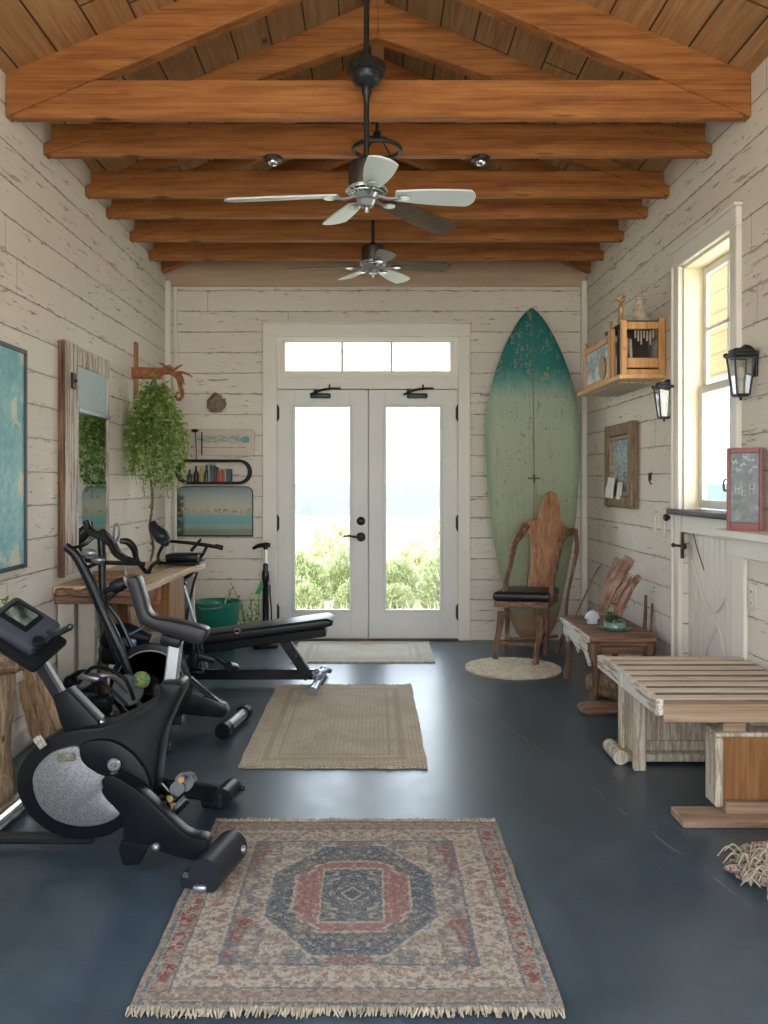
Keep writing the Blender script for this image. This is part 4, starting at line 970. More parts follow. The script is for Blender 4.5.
for k in range(7): b.bx(SX+.10+k*.018, SX+.108+k*.018, SY0+.06, SY0+.07, SZ1-.10-.02*(k % 3), SZ1-.055)
b.box((SX+.055, SY0+.1, SZ0+.15), (.02, .03, .18), (0, .05, 0), .004); b.box((SX+.085, SY0+.1, SZ0+.15), (.016, .03, .17), (0, -.04, 0), .004)
obj('hanging_strips', b, BENCHW, root)
# long side: low partition with picture panel and two end posts
b = B(); b.bx(SX, SX+.025, 5.40, 5.45, SZ0, SZ1-.01, .004); b.bx(SX-.0, SX+.02, 5.345, 5.372, SZ0, SZ1-.02, .003); b.bx(SX, SX+.03, 6.02, 6.06, SZ0, SZ0+.30, .004)
b.bx(SX-.004, SX+.022, 5.45, 6.02, SZ0+.245, SZ0+.285, .004); b.bx(SX, SX+.02, 5.45, 6.02, SZ0, SZ0+.03, .003)
b.lathe([(.001, 0), (.012, 0), (.008, .012), (.015, .022), (.01, .035), (.001, .038)], (SX+.015, 6.04, SZ0+.30), n=12); b.lathe([(.001, 0), (.012, 0), (.006, .012), (.013, .024), (.008, .036), (.012, .045), (.001, .05)], (SX+.012, 5.42, SZ1-.01), n=12)
obj('side_frame', b, HONEY, root)
def panelm():
    m = M('snowy_scene_panel', .5); X, Y, Z = m.xyz(); v = m.vec((1, 9, 9)); n = m.noise(v, 1.4, 5, .7); 
    c = m.ramp(n + Z*1.4-.12, [(.42, (.72, .72, .68)), (.52, (.45, .52, .52)), (.62, (.14, .22, .24)), (.7, (.4, .5, .52))]); m.col(c); return m.m
obj('picture_panel', B().bx(SX+.008, SX+.014, 5.45, 6.02, SZ0+.03, SZ0+.245), panelm(), root, smooth=False)
obj('woven_disc', B().lathe([(.001, 0), (.07, 0), (.078, .006), (.07, .012), (.001, .012)], (SX-.004, 5.58, SZ0+.10), 'x', 24), plain('tan_wicker', (.38, .26, .13), .7, var=.4, nscale=60, bump=.6), root)
def figurine(name, label, x, y, z, mat, kind):
    b = B()
    if kind == 0:   # slim post-like figure with round head
        b.lathe([(.001, 0), (.022, 0), (.024, .01), (.013, .03), (.016, .06), (.020, .085), (.012, .11), (.010, .125), (.001, .126)], (x, y, z), n=14)
        b.ball((x, y, z+.145), .028, 8, (1, 1, .95)); b.ball((x-.018, y-.012, z+.15), .013, 5); b.ball((x+.017, y-.01, z+.155), .012, 5); b.ball((x, y-.02, z+.165), .012, 5)
    elif kind == 1:  # seated cloaked figure
        b.lathe([(.001, 0), (.055, 0), (.058, .012), (.045, .04), (.032, .075), (.022, .10), (.013, .115), (.001, .116)], (x, y, z), n=16)
        b.ball((x, y, z+.135), .026, 8, (1.05, 1, 1)); b.tube([(x-.03, y-.01, z+.09), (x-.04, y-.02, z+.05), (x-.02, y-.03, z+.03)], [.012, .010, .008], 6)
        b.lathe([(.001, 0), (.03, .0), (.034, .008), (.02, .02), (.001, .024)], (x+.004, y, z+.148), n=14)
    elif kind == 2:
        b.lathe([(.001, 0), (.026, 0), (.030, .018), (.024, .04), (.012, .048), (.010, .06), (.001, .062)], (x, y, z), n=14); b.ball((x+.02, y, z+.045), .012, 5)
    else:
        b.lathe([(.001, 0), (.014, 0), (.008, .015), (.006, .04), (.016, .05), (.018, .065), (.008, .075), (.001, .076)], (x, y, z), n=12); b.ball((x-.016, y, z+.03), .012, 5); b.ball((x-.005, y+.018, z+.02), .014, 5)
    return tag(obj(name, b, mat), label, 'figurine', 'figurines on the wall shelf')
CERAM = plain('beige_glazed_ceramic', (.50, .42, .33), .4, 0, var=.25, nscale=30); GOLDC = plain('gold_brown_ceramic', (.40, .26, .13), .35, .3, var=.45, nscale=50)
figurine('figurine', 'tallest slim golden figurine with curly head on the near end of the wall shelf', 1.53, 5.25, SZ1, GOLDC, 0)
figurine('figurine', 'pale cloaked seated figurine next to the wall on the wall shelf', 1.66, 5.27, SZ1, CERAM, 1)
b_ = B().bx(SX+.03, XR-.05, 5.52, 5.98, SZ0+.24, SZ0+.262, .003); obj('inner_shelf', b_, HONEYY, root)
figurine('figurine', 'small squat brass pot figurine at the far end of the wall shelf', 1.56, 5.92, SZ0+.262, GOLDC, 2)
figurine('figurine', 'small knobbly figurine in the middle of the wall shelf', 1.56, 5.56, SZ0+.262, CERAM, 3)

# framed picture
root = thing('framed_picture', 'small painting in a thick aged gilt frame on the right wall', 'picture', (XR, 6.03, 1.4))
FY0, FY1, FZ0, FZ1 = 5.68, 6.34, 1.135, 1.73
b = B(); t = .085
for a in ((FY0, FY0+t, FZ0, FZ1), (FY1-t, FY1, FZ0, FZ1)): b.bx(XR-.055, XR-.002, *a, .012, 2)
for a in ((FY0+t, FY1-t, FZ0+.003, FZ0+t), (FY0+t, FY1-t, FZ1-t, FZ1-.003)): b.bx(XR-.052, XR-.002, *a, .010, 2)
obj('frame', b, GILT, root)
b = B(); t2 = .03
for a in ((FY0+t, FY0+t+t2, FZ0+t, FZ1-t), (FY1-t-t2, FY1-t, FZ0+t, FZ1-t), (FY0+t+t2, FY1-t-t2, FZ0+t, FZ0+t+t2), (FY0+t+t2, FY1-t-t2, FZ1-t-t2, FZ1-t)): b.bx(XR-.038, XR-.002, *a, .006)
obj('inner_frame', b, BENCHB, root)
def picm():
    m = M('figure_painting', .4); X, Y, Z = m.xyz(); v = m.comb(Y*1.0, Z*1.0, 0.0); n = m.noise(v, 16, 4, .6, 1.2)
    c = m.ramp(n + Z*.5, [(.32, (.30, .09, .06)), (.40, (.11, .16, .18)), (.47, (.28, .34, .30)), (.53, (.55, .56, .44)), (.60, (.10, .22, .38)), (.7, (.20, .30, .28))]); m.col(c); return m.m
obj('canvas', B().bx(XR-.02, XR-.012, FY0+t+.02, FY1-t-.02, FZ0+t+.02, FZ1-t-.02), picm(), root, smooth=False)
b = B(); b.box((XR-.052, 6.19, 1.275), (.008, .19, .15), (.03, .12, 0), .002); b.box((XR-.046, 5.97, 1.255), (.014, .08, .12), (0, .1, 0), .002)
obj('tucked_card', b, plain('white_card', (.72, .70, .64), .6, var=.12, nscale=30), root)

# wall lanterns
def lantern():
    root = thing('wall_lantern', '', 'wall lantern', (0, 0, 0), 0, 'black wall lanterns')
    b = B(); b.box((-.008, 0, -.02), (.016, .055, .11), None, .006, 2); b.tube([(-.01, 0, .02), (-.03, 0, .045), (-.06, 0, .05), (-.085, 0, .035)], [.014, .016, .02, .014], 8, jag=.05); b.tube([(-.01, 0, -.04), (-.03, 0, -.065), (-.05, 0, -.06)], [.006, .005, .004], 6); obj('bracket', b, IRON, root)
    b = B(); b.box((-.085, 0, .022), (.135, .125, .018), None, .006, 2); b.box((-.085, 0, .04), (.10, .09, .02), None, .008, 2)
    for s in (-1, 1):
        for q in (-1, 1): b.ball((-.085+s*.06, q*.056, .026), .012, 5)
    obj('cap', b, IRON, root)
    b = B()
    for s in (-1, 1):
        for q in (-1, 1): b.tube([(-.085+s*.055, q*.05, .015), (-.085+s*.034, q*.032, -.155)], [.0055, .005], 6, False)
    for h, k_ in ((.012, 1.0), (-.155, .62)):
        b.bx(-.085-.057*k_, -.085+.057*k_, -.053*k_, -.046*k_, h-.006, h+.004); b.bx(-.085-.057*k_, -.085+.057*k_, .046*k_, .053*k_, h-.006, h+.004); b.bx(-.085-.057*k_, -.085-.049*k_, -.053*k_, .053*k_, h-.006, h+.004); b.bx(-.085+.049*k_, -.085+.057*k_, -.053*k_, .053*k_, h-.006, h+.004)
    b.bx(-.115, -.055, -.028, .028, -.165, -.157); b.ball((-.085, 0, -.172), .009, 5); obj('cage', b, IRON, root)
    b = B(); 
    def rg(k_, h): return [(-.085-.052*k_, -.048*k_, h), (-.085+.052*k_, -.048*k_, h), (-.085+.052*k_, .048*k_, h), (-.085-.052*k_, .048*k_, h)]
    b.slab(rg(.62, -.154), rg(1, .012)); obj('panes', b, GLASSL, root, smooth=False)
    b = B(); b.cyl((-.085, 0, -.15), (-.085, 0, -.09), .011, n=10); b.ball((-.085, 0, -.06), .02, 6, (1, 1, 1.5)); obj('bulb', b, TRIM, root)
    return root
ln = lantern(); ln.scale = (.82, .85, 1); ln.location = (XR, 4.985, 1.85); ln['label'] = 'black wall lantern left of the tall right-hand window'
l2 = dup(ln, (XR, 3.94, 1.88), None, 'black wall lantern right of the tall right-hand window'); l2.scale = (.85, .88, 1.04)

# red case with slate-like panel standing on the ledge
root = thing('red_display_case', 'dusty red wooden case with dark patterned panel standing on the white ledge', 'case', (1.692, 3.87, 1.095), math.radians(-24))
CW, CD, CH = .150, .075, .375; hw_ = CW/2; hd_ = CD/2; fw = .016
b = B(); b.bx(-hw_, -hw_+fw, -hd_, hd_, 0, CH, .003); b.bx(hw_-fw, hw_, -hd_, hd_, 0, CH, .003); b.bx(-hw_+fw, hw_-fw, -hd_+.001, hd_, 0, .036, .002); b.bx(-hw_+fw, hw_-fw, -hd_+.001, hd_, CH-.024, CH-.001, .002); b.bx(-hw_+fw, hw_-fw, hd_-.008, hd_-.001, .036, CH-.024)
obj('frame', b, REDWOOD, root, world=False)
def slatem():
    m = M('flower_scratched_slate', .3, 0, .6); v = m.vec((1, 0, 1)); n = m.noise(v, 26, 6, .75, .6)
    c = m.ramp(n, [(.40, (.030, .048, .055)), (.55, (.085, .115, .128)), (.70, (.25, .29, .30))]); m.col(c); return m.m
obj('panel', B().bx(-hw_+fw-.002, hw_-fw+.002, -hd_+.012, -hd_+.018, .034, CH-.022), slatem(), root, world=False, smooth=False)
b = B(); R = random.Random(11); yy = -hd_+.0105
for cx_, cz_ in ((-.04, .31), (-.01, .30), (.03, .315), (-.032, .275), (.018, .27), (.042, .29), (.0, .325)):
    for q in range(6):
        a = R.uniform(0, 6.28); b.leaf((cx_, yy, cz_), Vector((math.cos(a), 0, math.sin(a))), Vector((0, -1, 0)), R.uniform(.010, .02), .007, 0)
for x0_, z0_, pts in ((-.034, .165, [(0, .05), (-.004, .025), (0, 0)]), (-.020, .165, [(.002, .05), (.0, .03), (-.002, 0)]), (-.027, .188, [(-.007, 0), (.008, .002)]), (-.004, .158, [(.010, .047), (-.006, .045), (-.007, .0), (.010, .002)]), (-.004, .181, [(-.006, 0), (.007, .001)]), (.022, .161, [(0, .052), (-.003, .02), (0, 0)]), (.038, .165, [(.003, .05), (-.001, .0)]), (.028, .188, [(-.004, 0), (.01, .002)])):
    b.tube([(x0_+a, yy, z0_+c) for a, c in pts], .0022, 5, False)
tag(obj('chalk_marks', b, plain('white_chalk', (.60, .63, .63), .8), root, world=False, smooth=False), None, None, None, 'stuff')
b = B(); b.tube([(-hw_-.001, .0, .18), (-hw_-.012, .0, .185), (-hw_-.012, .0, .225), (-hw_-.001, .0, .23)], .005, 6); obj('handle', b, BRONZE, root, world=False)

# switches, outlet, bits on the wall
def plate(name, label, y, z, w_, h_, kind, cat):
    root = thing(name, label, cat, (XR, y, z))
    obj('plate', B().bx(XR-.007, XR, y-w_/2, y+w_/2, z-h_/2, z+h_/2, .003, 2), plain('ivory_plate', (.66, .64, .57), .4, var=.04), root)
    b = B()
    if kind: b.bx(XR-.013, XR-.006, y-.012, y+.012, z-.03, z+.03, .003); obj('rocker', b, TRIM, root)
    else:
        for dz_ in (-.026, .026):
            b.lathe([(.001, -.0085), (.017, -.0085), (.018, -.006), (.001, -.006)], (XR, y, z+dz_), 'x', 16)
        obj('socket', b, TRIM, root)
        c = B()
        for dz_ in (-.026, .026):
            for dy in (-.006, .006): c.bx(XR-.0095, XR-.008, y+dy-.0015, y+dy+.0015, z+dz_-.005, z+dz_+.005)
        obj('slots', c, IRON, root)
plate('light_switch', 'left one of two ivory light switches below the framed picture', 5.36, 1.045, .075, .12, True, 'switch')
plate('light_switch', 'ivory light switch between its twin and the window casing', 5.19, 1.04, .085, .13, True, 'switch')
plate('power_outlet', 'ivory double power outlet low on the right wall under the ledge', 3.975, .775, .085, .125, False, 'outlet')
b = B(); b.lathe([(.001, -.05), (.016, -.05), (.022, -.04), (.020, -.025), (.010, -.018), (.012, -.004), (.02, 0)], (XR, 5.05, 1.105), 'x', 14)
tag(obj('wall_stud', b, BRONZE), 'dark round stud on the wall beside the window casing', 'wall stud')
root = thing('key_hook', 'small rusty red hook plate on the right wall beside the gilt picture', 'hook', (XR, 5.42, 1.33))
obj('plate', B().bx(XR-.008, XR, 5.42, 5.47, 1.325, 1.375, .003), plain('rusty_red', (.22, .05, .04), .7, var=.4, nscale=40), root)
obj('hook', B().tube([(XR-.006, 5.405, 1.375), (XR-.02, 5.40, 1.35), (XR-.022, 5.395, 1.32), (XR-.012, 5.39, 1.30)], .005, 6), BRONZE, root)

# fringed blanket bundle at the right edge
root = thing('fringed_blanket', 'crumpled woven blanket with cream fringe on the floor at the right', 'blanket', (1.28, 2.78, 0))
def blankm():
    m = M('patterned_blanket', .95, 0, .1); n = m.noise(m.vec(), 34, 5, .75); m.col(m.ramp(n, [(.36, (.06, .07, .08)), (.45, (.34, .27, .21)), (.5, (.50, .45, .38)), (.56, (.28, .05, .045)), (.64, (.12, .15, .12))], True)); m.bump(m.noise(m.vec(), 120, 3), .9, .006); return m.m
t = bmesh.new(); bmesh.ops.create_icosphere(t, subdivisions=5, radius=1)
for v in t.verts:
    p = v.co.copy(); d = .30*noise.noise(p*1.6)+.16*abs(noise.noise(p*3.7)); v.co = Vector((p.x*.19*(1+d), p.y*.13*(1+d), max(.001, (p.z*.060*(1+d*1.8)+.040)*(1+.5*p.x))))
b = B(); b._add(t, Matrix.Translation((1.395, 2.83, 0))); obj('cloth', b, blankm(), root, angle=2)
b = B(); R = random.Random(8)
for k in range(110):
    u = R.uniform(-1, 1); p = Vector((1.235+R.uniform(-.01, .16), 2.82+u*.11-R.uniform(0, .05), .015+R.uniform(.0, .075)*(1-abs(u)*.4)))
    d = Vector((R.uniform(-1.2, .4), R.uniform(-.9, .5), R.uniform(-.3, .5))).normalized()*R.uniform(.03, .075)
    e = p+d; e.z = max(.006, e.z-.03); mth = p+d*.5; mth.z += .01
    b.tube([p, mth, e], [.0022, .0028, .0022], 5, True)
obj('fringe', b, FRINGE, root)

# ================================================================== LEFT WALL THINGS
root = thing('canvas_painting', 'large teal canvas with pale blossoms on the left wall', 'painting', (XL, 3.6, 1.4))
b = B(); y0, y1, z0, z1 = 2.9, 4.14, .90, 1.955
for a in ((y0, y0+.02, z0, z1), (y1-.02, y1, z0, z1), (y0+.02, y1-.02, z0, z0+.02), (y0+.02, y1-.02, z1-.02, z1)): b.bx(XL+.002, XL+.045, *a, .002)
obj('frame', b, plain('thin_dark_frame', (.05, .065, .075), .5, var=.1), root)
def blossom():
    m = M('teal_blossom_canvas', .6, 0, .3); X, Y, Z = m.xyz(); v = m.comb(Y, Z, 0.0)
    n = m.noise(v, 3, 6, .7); f = m.noise(v, 30, 4, .7)
    c = m.ramp(n*.6+f*.4, [(.35, (.14, .37, .41)), (.5, (.24, .50, .53)), (.65, (.46, .64, .63))])
    vd = m.comb(Y+(m.noise(v, 11, 4)-.5)*.26, Z+(m.noise(m.comb(Z, Y, 2.0), 11, 4)-.5)*.26, 0.0)
    fl = m.vor(vd, 4.4); mask = fl.step(.34, .27)*m.noise(v, 40, 3, .7).step(.25, .45)*m.noise(v, 3.1, 1).step(.40, .46)
    c = m.mix(mask*.85, c, (.70, .66, .50)); c = m.mix(fl.step(.07, .04)*mask, c, (.62, .45, .22)); c = m.mix((m.noise(v, 2.2, 5, .7)).step(.54, .66)*.5, c, (.62, .72, .70)); m.col(c); m.bump(f, .2, .003); return m.m
obj('canvas', B().bx(XL+.004, XL+.034, y0+.018, y1-.018, z0+.018, z1-.018), blossom(), root, smooth=False)

root = thing('salvaged_mirror', 'tall mirror in a peeling salvaged window frame on the left wall', 'mirror', (XL, 5.07, 1.4))
y0, y1, z0, z1 = 4.665, 5.49, .80, 2.10; xf = XL+.036
b = B(); b.bx(XL+.002, xf, y0, y0+.22, z0, z1, .006); b.bx(XL+.002, xf-.01, y1-.045, y1, z0, z1-.115, .004); b.bx(XL+.002, xf-.004, y0+.222, y1+.002, z1-.114, z1-.004, .006); b.bx(XL+.002, xf-.006, y0+.222, y1-.047, z0, z0+.07, .006)
obj('frame', b, MIRFR, root)
obj('edge_strip', B().bx(XL+.002, xf+.004, y0-.014, y0-.001, z0-.01, z1-.01, .003), RUST, root)
b = B(); b.bx(XL+.002, xf+.008, y0+.215, y1-.03, 1.715, 1.745, .004); b.bx(XL+.01, xf-.004, y0+.22, y0+.232, z0+.07, z1-.115, .002); obj('glazing_bar', b, SILVER, root)
obj('upper_pane', B().bx(XL+.004, XL+.020, y0+.22, y1-.04, 1.745, z1-.11), PALEGLASS, root, smooth=False)
obj('mirror_pane', B().bx(XL+.004, XL+.020, y0+.22, y1-.04, z0+.06, 1.716), MIRROR, root, smooth=False)
b = B(); b.bx(xf, xf+.012, y0+.09, y0+.15, 1.84, 1.93, .003); b.ball((xf+.016, y0+.12, 1.885), .012, 5); obj('latch', b, IRON, root)

# driftwood bracket with hanging vine
root = thing('driftwood_bracket', 'reddish driftwood bracket on a thin upright board high on the left wall', 'bracket', (XL, 6.15, 2.1))
obj('upright_board', B().bx(XL, XL+.02, 6.13, 6.19, 1.45, 2.33, .003), SLABW, root)
b = B(); b.box((XL+.10, 6.12, 2.10), (.21, .09, .075), (0, .03, 0), .008, 2); obj('block', b, DRIFT, root)
b = B(); R = random.Random(3)
b.tube([(XL+.19, 6.10, 2.10), (XL+.27, 6.08, 2.11), (XL+.33, 6.06, 2.07), (XL+.36, 6.04, 2.0), (XL+.375, 6.03, 1.93), (XL+.345, 6.03, 1.90), (XL+.325, 6.04, 1.93), (XL+.345, 6.04, 1.96)], [.03, .022, .018, .016, .014, .011, .010, .007], 8, jag=.2)
for k in range(9):
    p = Vector((XL+.16+R.uniform(0, .16), 6.08, 2.10)); d = Vector((R.uniform(-.2, 1), R.uniform(-.3, .1), R.uniform(-1, .9))).normalized()
    b.tube([p, p+d*.05+Vector((.01, 0, .01)), p+d*R.uniform(.08, .14)], [.012, .009, .004], 6, jag=.2)
obj('gnarled_root', b, DRIFT, root)
root = thing('hanging_vine', 'bushy green vine hanging from the driftwood bracket in the left corner', 'hanging plant', (XL+.2, 6.0, 2.06))
st = B(); lf = B(); R = random.Random(5); hx, hy = XL+.20, 5.98
for k in range(5):
    a = k*1.25; st.tube([(hx+.0, hy+.05, 2.085), (hx-.03+.02*math.cos(a), hy+.02, 2.0), (hx-.02+.05*math.cos(a), hy+.05*math.sin(a), 1.90)], .005, 5)
def width(u):   # half width of the tress at depth u (0 top, 1 bottom)
    return .05+.24*math.sin(min(1, u*1.35)*PI/2)*(1-.62*max(0, u-.55)/.45)
ztop = 1.99; Ht = .78
for k in range(170):
    a = R.uniform(0, 2*PI); r0 = math.sqrt(R.uniform(0, 1)); Ls = R.uniform(.35, 1.0)*(1-.12*r0)*Ht
    pts = []
    for q in range(7):
        u = q/6*Ls/Ht; wv = width(u)
        x = hx+.0+math.cos(a)*r0*wv*.88+.02*math.sin(q*1.7+k); y = hy+math.sin(a)*r0*wv*.9+.02*math.cos(q*2.1+k)
        pts.append(Vector((max(XL+.015, x), y, ztop-u*Ht)))
    st.tube(pts, .0016, 3, False)
    for q in range(20):
        s_ = R.uniform(.05, 6)*.999; i0 = min(5, int(s_)); p = pts[i0].lerp(pts[i0+1], s_-i0)
        d = Vector((R.uniform(-1, 1), R.uniform(-1, 1), R.uniform(-.9, .35))).normalized(); p2 = p+d*R.uniform(.004, .05)
        if p2.x < XL+.01: continue
        lf.leaf(p2, d, Vector((R.uniform(-1, 1), R.uniform(-1, 1), R.uniform(.2, 1))), R.uniform(.026, .048), R.uniform(.018, .030))
for k, (dx, dy, L_) in enumerate(((-.03, .06, 1.02), (.10, -.02, .88), (-.10, .1, .86), (.16, .05, .84))):
    pts = [Vector((max(XL+.02, hx+dx+.02*math.sin(q)), hy+dy, ztop-.5-q*(L_*Ht*1.15-.5)/6)) for q in range(7)]
    st.tube(pts, .002, 4, False)
    for q in range(26):
        s_ = R.uniform(0, 5.99); i0 = int(s_); p = pts[i0].lerp(pts[i0+1], s_-i0); d = Vector((R.uniform(-1, 1), R.uniform(-1, 1), R.uniform(-.9, .2))).normalized()
        if p.x+d.x*.02 > XL+.01: lf.leaf(p, d, Vector((R.uniform(-1, 1), 0, 1)), R.uniform(.018, .03), .014)
obj('stems', st, GSTEM, root); obj('leaves', lf, IVY, root, smooth=False)
# bare trailing vine reaching the workbench
b = B().tube([(XL+.13, 6.05, 1.42), (XL+.155, 6.06, 1.2), (XL+.14, 6.05, 1.0), (XL+.17, 6.03, .85), (XL+.16, 5.98, .762)], [.006, .009, .008, .009, .007], 6, jag=.25)
for k in range(40):
    z = R.uniform(.8, 1.35); b.leaf((XL+.15, 6.05, z), Vector((R.uniform(-1, 1), R.uniform(-1, 1), R.uniform(-1, .3))), Vector((0, 0, 1)), .028, .012)
tag(obj('dried_vine', b, wood('dry_vine', (.08, .05, .03), (.16, .10, .06), (.24, .17, .1), 2, 3, .8, knots=False)), 'bare brown trailing stem between the hanging vine and the workbench', 'vine')

# ================================================================== END WALL THINGS
def wb(px, py): x, z = at_back(px, py); return x, z
x, z = wb(217, 403)
t = bmesh.new(); bmesh.ops.create_icosphere(t, subdivisions=4, radius=1)
for v in t.verts:
    p = v.co.copy(); d = .25*noise.noise(p*2.2)+.12*noise.noise(p*5); v.co = Vector((p.x*.075*(1+d), p.y*.05*(1+d), p.z*.078*(1+d)-.02*abs(p.x)))
b = B(); b._add(t, Matrix.Translation((x, YB-.045, z))); b.cyl((x+.065, YB-.03, z+.03), (x+.065, YB, z+.03), .008, n=8)
tag(obj('wasp_nest', b, plain('grey_brown_nest', (.22, .165, .12), .85, var=.5, nscale=24, bump=1.0, bscale=60)), 'lumpy grey-brown dried nest fixed high on the end wall left of the doors', 'nest')
def rrect(x0, x1, z0, z1, r, n=6, corners=(1, 1, 1, 1)):
    o = []
    for (cx, cz, a0), on in zip(((x1-r, z1-r, 0), (x0+r, z1-r, PI/2), (x0+r, z0+r, PI), (x1-r, z0+r, 1.5*PI)), corners):
        if on: o += [(cx+r*math.cos(a0+PI/2*k/n), cz+r*math.sin(a0+PI/2*k/n)) for k in range(n+1)]
        else: o.append((x1 if a0 in (0, 1.5*PI) else x0, z1 if a0 in (0, PI/2) else z0))
    return o
root = thing('painted_board', 'pale rounded board with a teal fish-like brushstroke, above the capsule-shaped shelf', 'painting', ((222-373)*.00834, YB, 1.64))
x0, z1 = wb(180, 429); x1, z0 = wb(255, 456); o_ = rrect(x0, x1, z0, z1, .04)
def fishm():
    m = M('cream_board_teal_stroke', .6); X, Y, Z = m.xyz(); v = m.comb(X, Z, 0.0)
    n = m.noise(v, 30, 4, .7); n2 = m.noise(m.comb(X*1.0, Z*4, 0.0), 14, 5, .75)
    zz = Z+.0; prof = ((zz-.035+(m.noise(v, 10, 2)-.5)*.04).abs()); body = prof.step(.045, .012)*(X.abs()).step(.24, .18)
    c = m.ramp(n, [(.35, (.56, .49, .40)), (.65, (.64, .57, .48))]); c = m.mix(body*n2.step(.42, .54)*.85, c, (.13, .30, .28))
    tail = ((X-.20)*(X-.20) + (zz-.03)*(zz-.03)*1.6).step(.0016, .0009); c = m.mix(tail*.9, c, (.10, .30, .27))
    ln_ = ((zz+.035).abs()).step(.006, .002)*(X-.02).abs().step(.2, .17)*n.step(.35, .5); c = m.mix(ln_*.8, c, (.12, .26, .25)); m.col(c); return m.m
obj('board', B().slab([(a, YB-.028, c) for a, c in o_], [(a, YB-.003, c) for a, c in o_], .004), fishm(), root)
b = B(); hx_, hz_ = wb(196, 431); b.ball((hx_, YB-.05, hz_), .026, 6, (1.2, .7, .6)); b.cyl((hx_, YB-.05, hz_), (hx_, YB-.02, hz_), .008, n=8)
b.cyl((hx_+.002, YB-.04, hz_), (hx_+.014, YB-.04, hz_-.25), .0035, n=6); b.bx(hx_+.050, hx_+.060, YB-.036, YB-.026, hz_-.20, hz_-.01, .002)
obj('hook_and_cord', b, IRON, root)

root = thing('oval_wall_shelf', 'black metal capsule-shaped wall shelf between the two paintings left of the doors', 'wall shelf', ((215-373)*.00834, YB, 1.4))
x0, z1 = wb(180, 461); x1, z0 = wb(251, 483); zc = (z0+z1)/2; rr_ = (z1-z0)/2
loop = rrect(x0, x1, z0, z1, rr_*.98, 10)
for yy in (YB-.012, YB-.12): obj('ring', B().tube([(a, yy, c) for a, c in loop], .011, 8, False, close=True), IRON, root)
obj('shelf_plate', B().bx(x0+.09, x1-.09, YB-.12, YB-.0, z0-.004, z0+.006), IRON, root)
zs = z0+.0062
cols = {'k': plain('black_cover', (.03, .03, .035), .5), 'g': plain('dark_green_glass', (.05, .09, .05), .2), 'y': plain('yellow_label_glass', (.42, .34, .12), .35, var=.4, nscale=40), 'r': plain('red_cover', (.35, .06, .04), .5), 't': plain('dark_teal_cover', (.04, .07, .085), .5), 'w': plain('grey_cover', (.3, .29, .27), .5), 'o': plain('orange_cover', (.42, .14, .07), .5)}
def bottle(x, y, z, h, r, m, label):
    b = B().lathe([(.001, 0), (r, 0), (r*1.02, .004), (r, h*.55), (r*.45, h*.72), (r*.38, h*.95), (r*.45, h*.96), (r*.42, h), (.001, h)], (x, y, z), n=14)
    o = obj('bottle', b, m); tag(o, label, 'bottle', 'bottles on the capsule shelf')
xb = wb(191, 0)[0]
bottle(xb, YB-.06, zs, .105, .022, cols['g'], 'dark bottle at the left end of the capsule-shaped shelf')
bottle(xb+.055, YB-.06, zs, .135, .02, cols['k'], 'black bottle second from the left on the capsule-shaped shelf')
bottle(xb+.10, YB-.065, zs, .115, .022, cols['y'], 'yellow-labelled bottle on the capsule-shaped shelf')
bottle(xb+.142, YB-.06, zs, .145, .018, cols['g'], 'tallest green bottle, next to the books on the capsule-shaped shelf')
xc_ = xb+.165
for wd, h, cm, lb in ((.018, .15, 'w', 'tall grey book first from the bottles on the capsule-shaped shelf'), (.03, .14, 't', 'thick dark teal book on the capsule-shaped shelf'), (.02, .125, 'k', 'black book between the teal and the red one'), (.022, .10, 'r', 'red book nearest the black book on the capsule-shaped shelf'), (.014, .108, 'o', 'thin orange book between two red ones on the shelf'), (.02, .10, 'r', 'second red book, right of the orange one'), (.016, .112, 'w', 'thin grey book near the right end of the row'), (.034, .11, 't', 'dark thick book at the right end of the row on the capsule shelf')):
    t_ = thing('book', lb, 'book', (xc_+wd/2, YB-.06, zs), 0, 'books on the capsule-shaped shelf')
    obj('cover', B().bx(xc_, xc_+wd-.001, YB-.112, YB-.018, zs, zs+h, .0015), cols[cm], t_); obj('pages', B().bx(xc_+.003, xc_+wd-.004, YB-.107, YB-.016, zs+h-.0015, zs+h+.0006), TRIM, t_, smooth=False)
    xc_ += wd+.0015
root = thing('seascape_painting', 'rounded-top painting of a teal shore, lowest on the end wall left of the doors', 'painting', ((216-373)*.00834, YB, 1.1))
x0, z1 = wb(178.5, 487); x1, z0 = wb(252.5, 535); o_ = rrect(x0, x1, z0, z1, .055, 6, (1, 1, 0, 0)); o2 = rrect(x0-.007, x1+.007, z0-.012, z1+.006, .06, 6, (1, 1, 0, 0))
def seap():
    m = M('shore_painting', .5); X, Y, Z = m.xyz(); v = m.comb(X, Z*3.5, 0.0); n = m.noise(v, 7, 5, .65); z_ = Z+(n-.5)*.07
    c = m.ramp(z_*2.3+.5, [(.06, (.20, .25, .18)), (.16, (.28, .36, .30)), (.22, (.14, .34, .34)), (.36, (.17, .38, .38)), (.41, (.42, .38, .27)), (.5, (.46, .42, .33)), (.68, (.36, .39, .35)), (.85, (.24, .31, .32)), (.95, (.12, .20, .24))])
    tr = ((Z+.02).abs()).step(.03, .008)*m.noise(m.comb(X*1.5, Z, 0.0), 26, 4, .8).step(.52, .58); c = m.mix(tr*.85, c, (.08, .08, .06))
    lf_ = (X+.27).step(.03, -.01)*m.noise(m.comb(X, Z, 0.0), 20, 4).step(.35, .5)*(Z.step(.13, .09)); c = m.mix(lf_*.9, c, (.045, .045, .035)); m.col(c); m.bump(n, .2, .003); return m.m
obj('canvas', B().slab([(a, YB-.034, c) for a, c in o_], [(a, YB-.012, c) for a, c in o_], .003), seap(), root)
